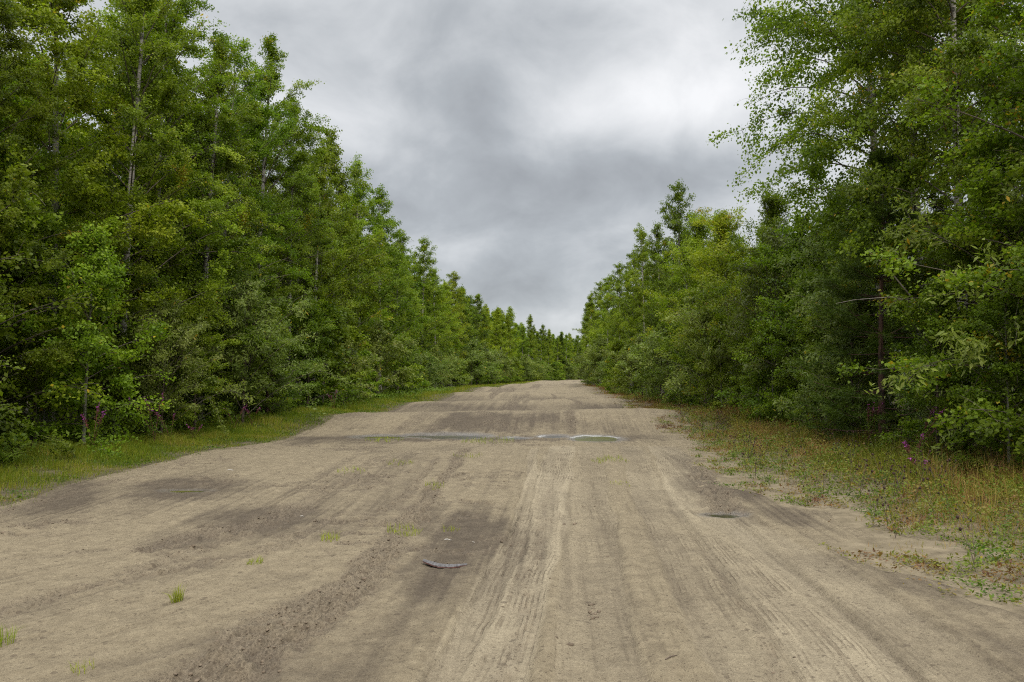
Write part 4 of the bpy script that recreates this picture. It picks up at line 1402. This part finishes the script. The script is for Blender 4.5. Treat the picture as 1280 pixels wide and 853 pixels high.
def build_fireweed():
    rng = np.random.default_rng(19)
    spots = [  # x, y, height, bloom, label
        (-8.2, 15.1, 1.0, 1.0, "leaning fireweed with a red stem and magenta tip, nearest on the left verge"),
        (-8.15, 17.6, 1.3, 0.7, "tall red-stemmed fireweed gone to seed among the left shrubs"),
        (-8.1, 18.3, 0.9, 1.0, "fireweed with a bright magenta spike beside the tall red-stemmed one"),
        (-7.8, 18.9, 0.45, 0.9, "short fireweed with one magenta flower low over the left grass"),
        (-8.0, 22.2, 0.8, 0.9, "fireweed with a magenta tip halfway along the left grass strip"),
        (-7.9, 23.4, 0.55, 1.0, "small fireweed with a purple flower past the halfway one on the left"),
        (-7.3, 31.5, 0.9, 0.9, "farthest fireweed of the left verge, a magenta dot by the shrubs"),
        (6.5, 12.5, 1.0, 0.8, "reddish faded fireweed in front of the dark leafy aspen on the right"),
        (6.2, 11.9, 0.6, 1.0, "short fireweed with a mauve flower in the yellow-green ferns"),
        (7.0, 15.2, 1.0, 0.3, "rust-red fireweed gone to seed under the dark pine"),
        (5.9, 11.2, 0.35, 0.9, "tiny mauve fireweed in the grass of the right verge"),
    ]
    for (x, y, h, bloom, lab) in spots:
        root = bpy.data.objects.new("fireweed", None)
        COL.objects.link(root)
        root.location = (x, y, float(land(np.array([x]), np.array([y]))[0]))
        tag(root, lab, "wildflower", "fireweeds along the verges")
        k = 3
        s = np.linspace(0, 1, 7)
        az = rng.uniform(0, 2 * pi, k)
        ln = h * rng.uniform(0.75, 1.05, k)
        B = np.zeros((k, 7, 3))
        sp = rng.uniform(0.15, 0.6, k)
        B[:, :, 0] = (np.cos(az) * sp * ln)[:, None] * s ** 1.6
        B[:, :, 1] = (np.sin(az) * sp * ln)[:, None] * s ** 1.6
        B[:, :, 2] = ln[:, None] * s
        V, Q = tubes(B, 0.007 * np.linspace(1, 0.4, 7)[None] * np.ones((k, 1)), 5)
        link("stem", mesh_from("fireweed_stem", V, [Q], [M_STEM_RED], smooth=True), root)

        def along(n, a, b):
            i = rng.integers(0, k, n)
            f = rng.uniform(a, b, n) * 6
            j = np.clip(f.astype(int), 0, 5)
            fr = (f - j)[:, None]
            return B[i, j] * (1 - fr) + B[i, j + 1] * fr
        n = int(150 * h)
        P = along(n, 0.15, 0.72)
        ax = unit(rng.normal(0, 1, (n, 3)) * [1, 1, 0.3] + [0, 0, 0.25])
        l = rng.uniform(0.07, 0.13, n)
        V, Q = leaf_quads(P, unit(rng.normal(0, 0.3, (n, 3)) + [0, 0, 1]), ax, l, l * 0.17)
        link("foliage", mesh_from("fireweed_leaf", V, [Q], [M_HERB], [("tone", 'FACE', rng.uniform(0.2, 1, n)), ("yellow", 'FACE', np.zeros(n))]), root)
        n = int(130 * h)
        P = along(n, 0.62, 0.9)
        ax = unit(rng.normal(0, 0.6, (n, 3)) + [0, 0, 0.8])
        V, Q = leaf_quads(P, unit(rng.normal(0, 1, (n, 3))), ax, np.full(n, 0.06), np.full(n, 0.010))
        link("seed_pod", mesh_from("fireweed_pod", V, [Q], [M_STEM_RED]), root)
        n = int(55 * bloom * h) + 6
        P = along(n, 0.84, 1.0) + rng.normal(0, 0.012, (n, 3))
        V, Q = leaf_quads(P, unit(rng.normal(0, 1, (n, 3))), rng.normal(0, 1, (n, 3)), np.full(n, 0.028), np.full(n, 0.022))
        link("flower", mesh_from("fireweed_flower", V, [Q], [M_MAGENTA]), root)


def build_ferns():
    rng = np.random.default_rng(23)
    spots = [
        (6.35, 12.6, 0.42, "bright yellow-green feathery fern clump in front of the dark pine"),
        (6.9, 11.7, 0.40, "yellow-green fern clump beside the reddish faded fireweed"),
        (6.75, 10.6, 0.42, "bright yellow-green fern clump by the right picture edge"),
        (6.6, 9.9, 0.36, "low yellow-green fern clump nearest the camera on the right"),
        (7.3, 10.4, 0.40, "fern clump at the foot of the aspen with yellow leaves"),
        (-7.9, 13.8, 0.75, "green fern-like herb with arching pinnate leaves by the left trees"),
        (-8.3, 12.6, 0.55, "low green leafy herb at the left picture edge"),
    ]
    for (x, y, h, lab) in spots:
        root = bpy.data.objects.new("fern", None)
        COL.objects.link(root)
        root.location = (x, y, float(land(np.array([x]), np.array([y]))[0]))
        tag(root, lab, "fern", "ferns on the verges")
        k = 26 if x > 0 else 12
        s = np.linspace(0, 1, 8)
        az = rng.uniform(0, 2 * pi, k)
        ln = h * rng.uniform(0.7, 1.15, k)
        o = rng.normal(0, 0.22 if x > 0 else 0.1, (k, 2))
        B = np.zeros((k, 8, 3))
        B[:, :, 0] = o[:, :1] + (np.cos(az) * ln * 0.75)[:, None] * s ** 1.5
        B[:, :, 1] = o[:, 1:] + (np.sin(az) * ln * 0.75)[:, None] * s ** 1.5
        B[:, :, 2] = ln[:, None] * (s - 0.38 * s ** 2.4)
        V, Q = tubes(B, 0.0035 * np.linspace(1, 0.4, 8)[None] * np.ones((k, 1)), 3)
        link("stem", mesh_from("fern_stem", V, [Q], [M_STEM]), root)
        per = 60 if x > 0 else 30
        i = np.repeat(np.arange(k), per)
        f = rng.uniform(0.2, 1, k * per) * 7
        j = np.clip(f.astype(int), 0, 6)
        fr = (f - j)[:, None]
        P = B[i, j] * (1 - fr) + B[i, j + 1] * fr
        tan = unit(B[i, j + 1] - B[i, j])
        sd = unit(np.cross(tan, [0, 0, 1.0])) * rng.choice([-1, 1], k * per)[:, None]
        l = (0.085 if x > 0 else 0.15) * (1.15 - f / 7 * 0.85) * rng.uniform(0.8, 1.2, k * per)
        V, Q = leaf_quads(P, unit(rng.normal(0, 0.25, (k * per, 3)) + [0, 0, 1]), sd + tan * 0.6, l, l * (0.14 if x > 0 else 0.24))
        link("frond", mesh_from("fern_frond", V, [Q], [M_FERN if x > 0 else M_HERB], [("tone", 'FACE', rng.uniform(0.1, 1, k * per)), ("yellow", 'FACE', np.zeros(k * per))]), root)


# ------------------------------------------------------------------ small things on the road
def build_clods():
    rng = np.random.default_rng(31)
    n = 60000
    y = 3.2 * (28 / 3.2) ** rng.uniform(0, 1, n)
    x = road_l(y) + rng.uniform(0, 1, n) * (road_r(y) - road_l(y))
    churn = road_marks(x, y)[2]
    ux = x - 0.066 * y
    trail = np.exp(-((ux - 0.02) / 0.10) ** 2) * sstep(0.5, 0.7, fbm(x * 2, y * 1.5, 401, 3))
    p = 0.7 * churn ** 1.5 + 0.006 + 0.07 * trail
    k = rng.uniform(0, 1, n) < p
    extra = PX((738, 762), (736, 768), (744, 765), (741, 772), (735, 757), (715, 570), (708, 573), (722, 572), (714, 600), (728, 632), (705, 655), (718, 655), (744, 632), (640, 722), (695, 800), (712, 806))
    x = np.concatenate([x[k], extra[:, 0], extra[:6, 0] + 0.03])
    y = np.concatenate([y[k], extra[:, 1], extra[:6, 1] + 0.05])
    n = len(x)
    z = road_height(x, y)
    r = np.clip(rng.lognormal(-5.15, 0.45, n), 0.003, 0.02)
    r[-22:] = rng.uniform(0.012, 0.02, 22)
    phi = (1 + 5 ** 0.5) / 2
    ico = unit(np.array([(-1, phi, 0), (1, phi, 0), (-1, -phi, 0), (1, -phi, 0), (0, -1, phi), (0, 1, phi), (0, -1, -phi), (0, 1, -phi), (phi, 0, -1), (phi, 0, 1), (-phi, 0, -1), (-phi, 0, 1)], float))
    fc = np.array([(0, 11, 5), (0, 5, 1), (0, 1, 7), (0, 7, 10), (0, 10, 11), (1, 5, 9), (5, 11, 4), (11, 10, 2), (10, 7, 6), (7, 1, 8), (3, 9, 4), (3, 4, 2), (3, 2, 6), (3, 6, 8), (3, 8, 9), (4, 9, 5), (2, 4, 11), (6, 2, 10), (8, 6, 7), (9, 8, 1)])
    V = ico[None] * rng.uniform(0.5, 1.35, (n, 12, 1)) * r[:, None, None] * np.stack([rng.uniform(0.8, 1.5, n), rng.uniform(0.8, 1.5, n), rng.uniform(0.5, 0.9, n)], 1)[:, None, :]
    V = V + np.stack([x, y, z + r * 0.25], 1)[:, None, :]
    Fc = (fc[None] + (np.arange(n) * 12)[:, None, None]).reshape(-1, 3)
    o = link("dirt_clods", mesh_from("dirt_clods", V.reshape(-1, 3), [Fc], [M_CLOD]))
    tag(o, "dark crumbs and clods of earth strewn over the sand road", "dirt", kind="stuff")


def build_debris():
    # curved slab of bark with a ragged thick end, reddish inner edge
    c = gp(556, 710)
    z0 = float(road_height(c[:1], c[1:])[0])
    root = bpy.data.objects.new("bark_slab", None)
    COL.objects.link(root)
    root.location = (c[0], c[1], z0)
    tag(root, "curved grey strip of bark with a red-brown edge lying on the dark damp sand", "bark")
    n = 26
    s = np.linspace(0, 1, n)
    rng = np.random.default_rng(3)
    cx = -0.19 + 0.38 * s
    cyy = 0.05 * (2 * s - 1.0) ** 2 - 0.035 * s
    half = 0.05 * np.clip(np.sin(pi * np.clip(s * 0.92 + 0.10, 0, 1)), 0.08, 1) ** 0.6 * (1.15 - 0.55 * s) + rng.normal(0, 0.0015, n)
    half[-3:] = (0.012, 0.010, 0.011)
    zz = 0.022 + 0.016 * np.cos(s * 5) * (1 - s) + 0.012 * (1 - s)
    m_ = 7
    v = np.linspace(-1, 1, m_)
    top = np.stack([np.repeat(cx[:, None], m_, 1), cyy[:, None] + half[:, None] * v[None], zz[:, None] + 0.012 * (1 - v[None] ** 2) + rng.normal(0, 0.0012, (n, m_))], -1)
    bot = top - np.array([0, 0, 0.010])
    V = np.concatenate([top.reshape(-1, 3), bot.reshape(-1, 3)])
    g = grid_faces(n, m_)
    idx = np.arange(n * m_).reshape(n, m_)
    N = n * m_
    M_TOP = plain_mat("weathered_bark", (0.135, 0.125, 0.122), (0.06, 0.055, 0.052), 45, 0.7)
    M_RED = plain_mat("inner_bark", (0.11, 0.045, 0.032), (0.05, 0.024, 0.02), 45, 0.7)
    link("outer_bark", mesh_from("outer_bark", V, [g], [M_TOP], smooth=True), root)
    rim = []
    for e in (idx[:, 0], idx[:, -1], idx[0, :], idx[-1, :]):
        rim.append(np.stack([e[:-1], e[1:], e[1:] + N, e[:-1] + N], 1))
    link("inner_bark", mesh_from("inner_bark", V, [np.concatenate(rim + [g + N])], [M_RED]), root)
    # dry twig
    c = gp(838, 826)
    zt = float(road_height(c[:1], c[1:])[0])
    P = np.array([[[-0.035, -0.03, 0.006], [-0.012, -0.012, 0.012], [0.005, 0.004, 0.012], [0.03, 0.022, 0.010], [0.045, 0.034, 0.006]], [[-0.012, -0.012, 0.012], [-0.006, -0.004, 0.014], [0.0, 0.008, 0.016], [0.004, 0.014, 0.014], [0.006, 0.02, 0.012]]])
    V, Q = tubes(P, np.array([[0.003, 0.0035, 0.003, 0.0025, 0.0012], [0.002, 0.0018, 0.0015, 0.0012, 0.0008]]), 6)
    o = link("twig", mesh_from("twig", V, [Q], [M_BARK_DARK], smooth=True))
    o.location = (c[0], c[1], zt)
    tag(o, "short dark twig on the pale sand in the right foreground", "twig")
    # chips of pale wood / stone
    M_PALE = plain_mat("pale_chip", (0.42, 0.39, 0.34), (0.30, 0.27, 0.23), 60, 0.7)
    for (px, py, l, lab) in [(560, 677, 0.075, "pale bent wood chip above the bark strip on the damp sand"), (592, 678, 0.045, "thin pale chip right of the bent one on the damp sand"),
                             (543, 711, 0.03, "tiny pale chip tucked under the end of the bark strip"), (288, 591, 0.12, "flat whitish stone on the sand by the left grass"),
                             (378, 645, 0.06, "small whitish chip beside the dark damp patch on the left"), (647, 689, 0.02, "tiny yellowish pebble on the pale wheel track")]:
        c = gp(px, py)
        zt = float(road_height(c[:1], c[1:])[0])
        s = np.linspace(0, 1, 6)
        P = np.stack([l * (s - 0.5), 0.25 * l * np.sin(s * 3.4), 0.006 + 0.004 * np.sin(s * 6)], 1)[None]
        V, Q = tubes(P, 0.09 * l * np.array([[0.35, 0.9, 1.0, 0.9, 0.7, 0.25]]), 6)
        o = link("pale_chip", mesh_from("pale_chip", V, [Q], [M_PALE], smooth=True))
        o.location = (c[0], c[1], zt)
        tag(o, lab, "chip", "pale chips on the road")


build_ground()
build_road()
build_puddles()
build_protos()
place_trees()
build_grass()
build_tufts()
build_weeds()
build_fireweed()
build_ferns()
build_clods()
build_debris()
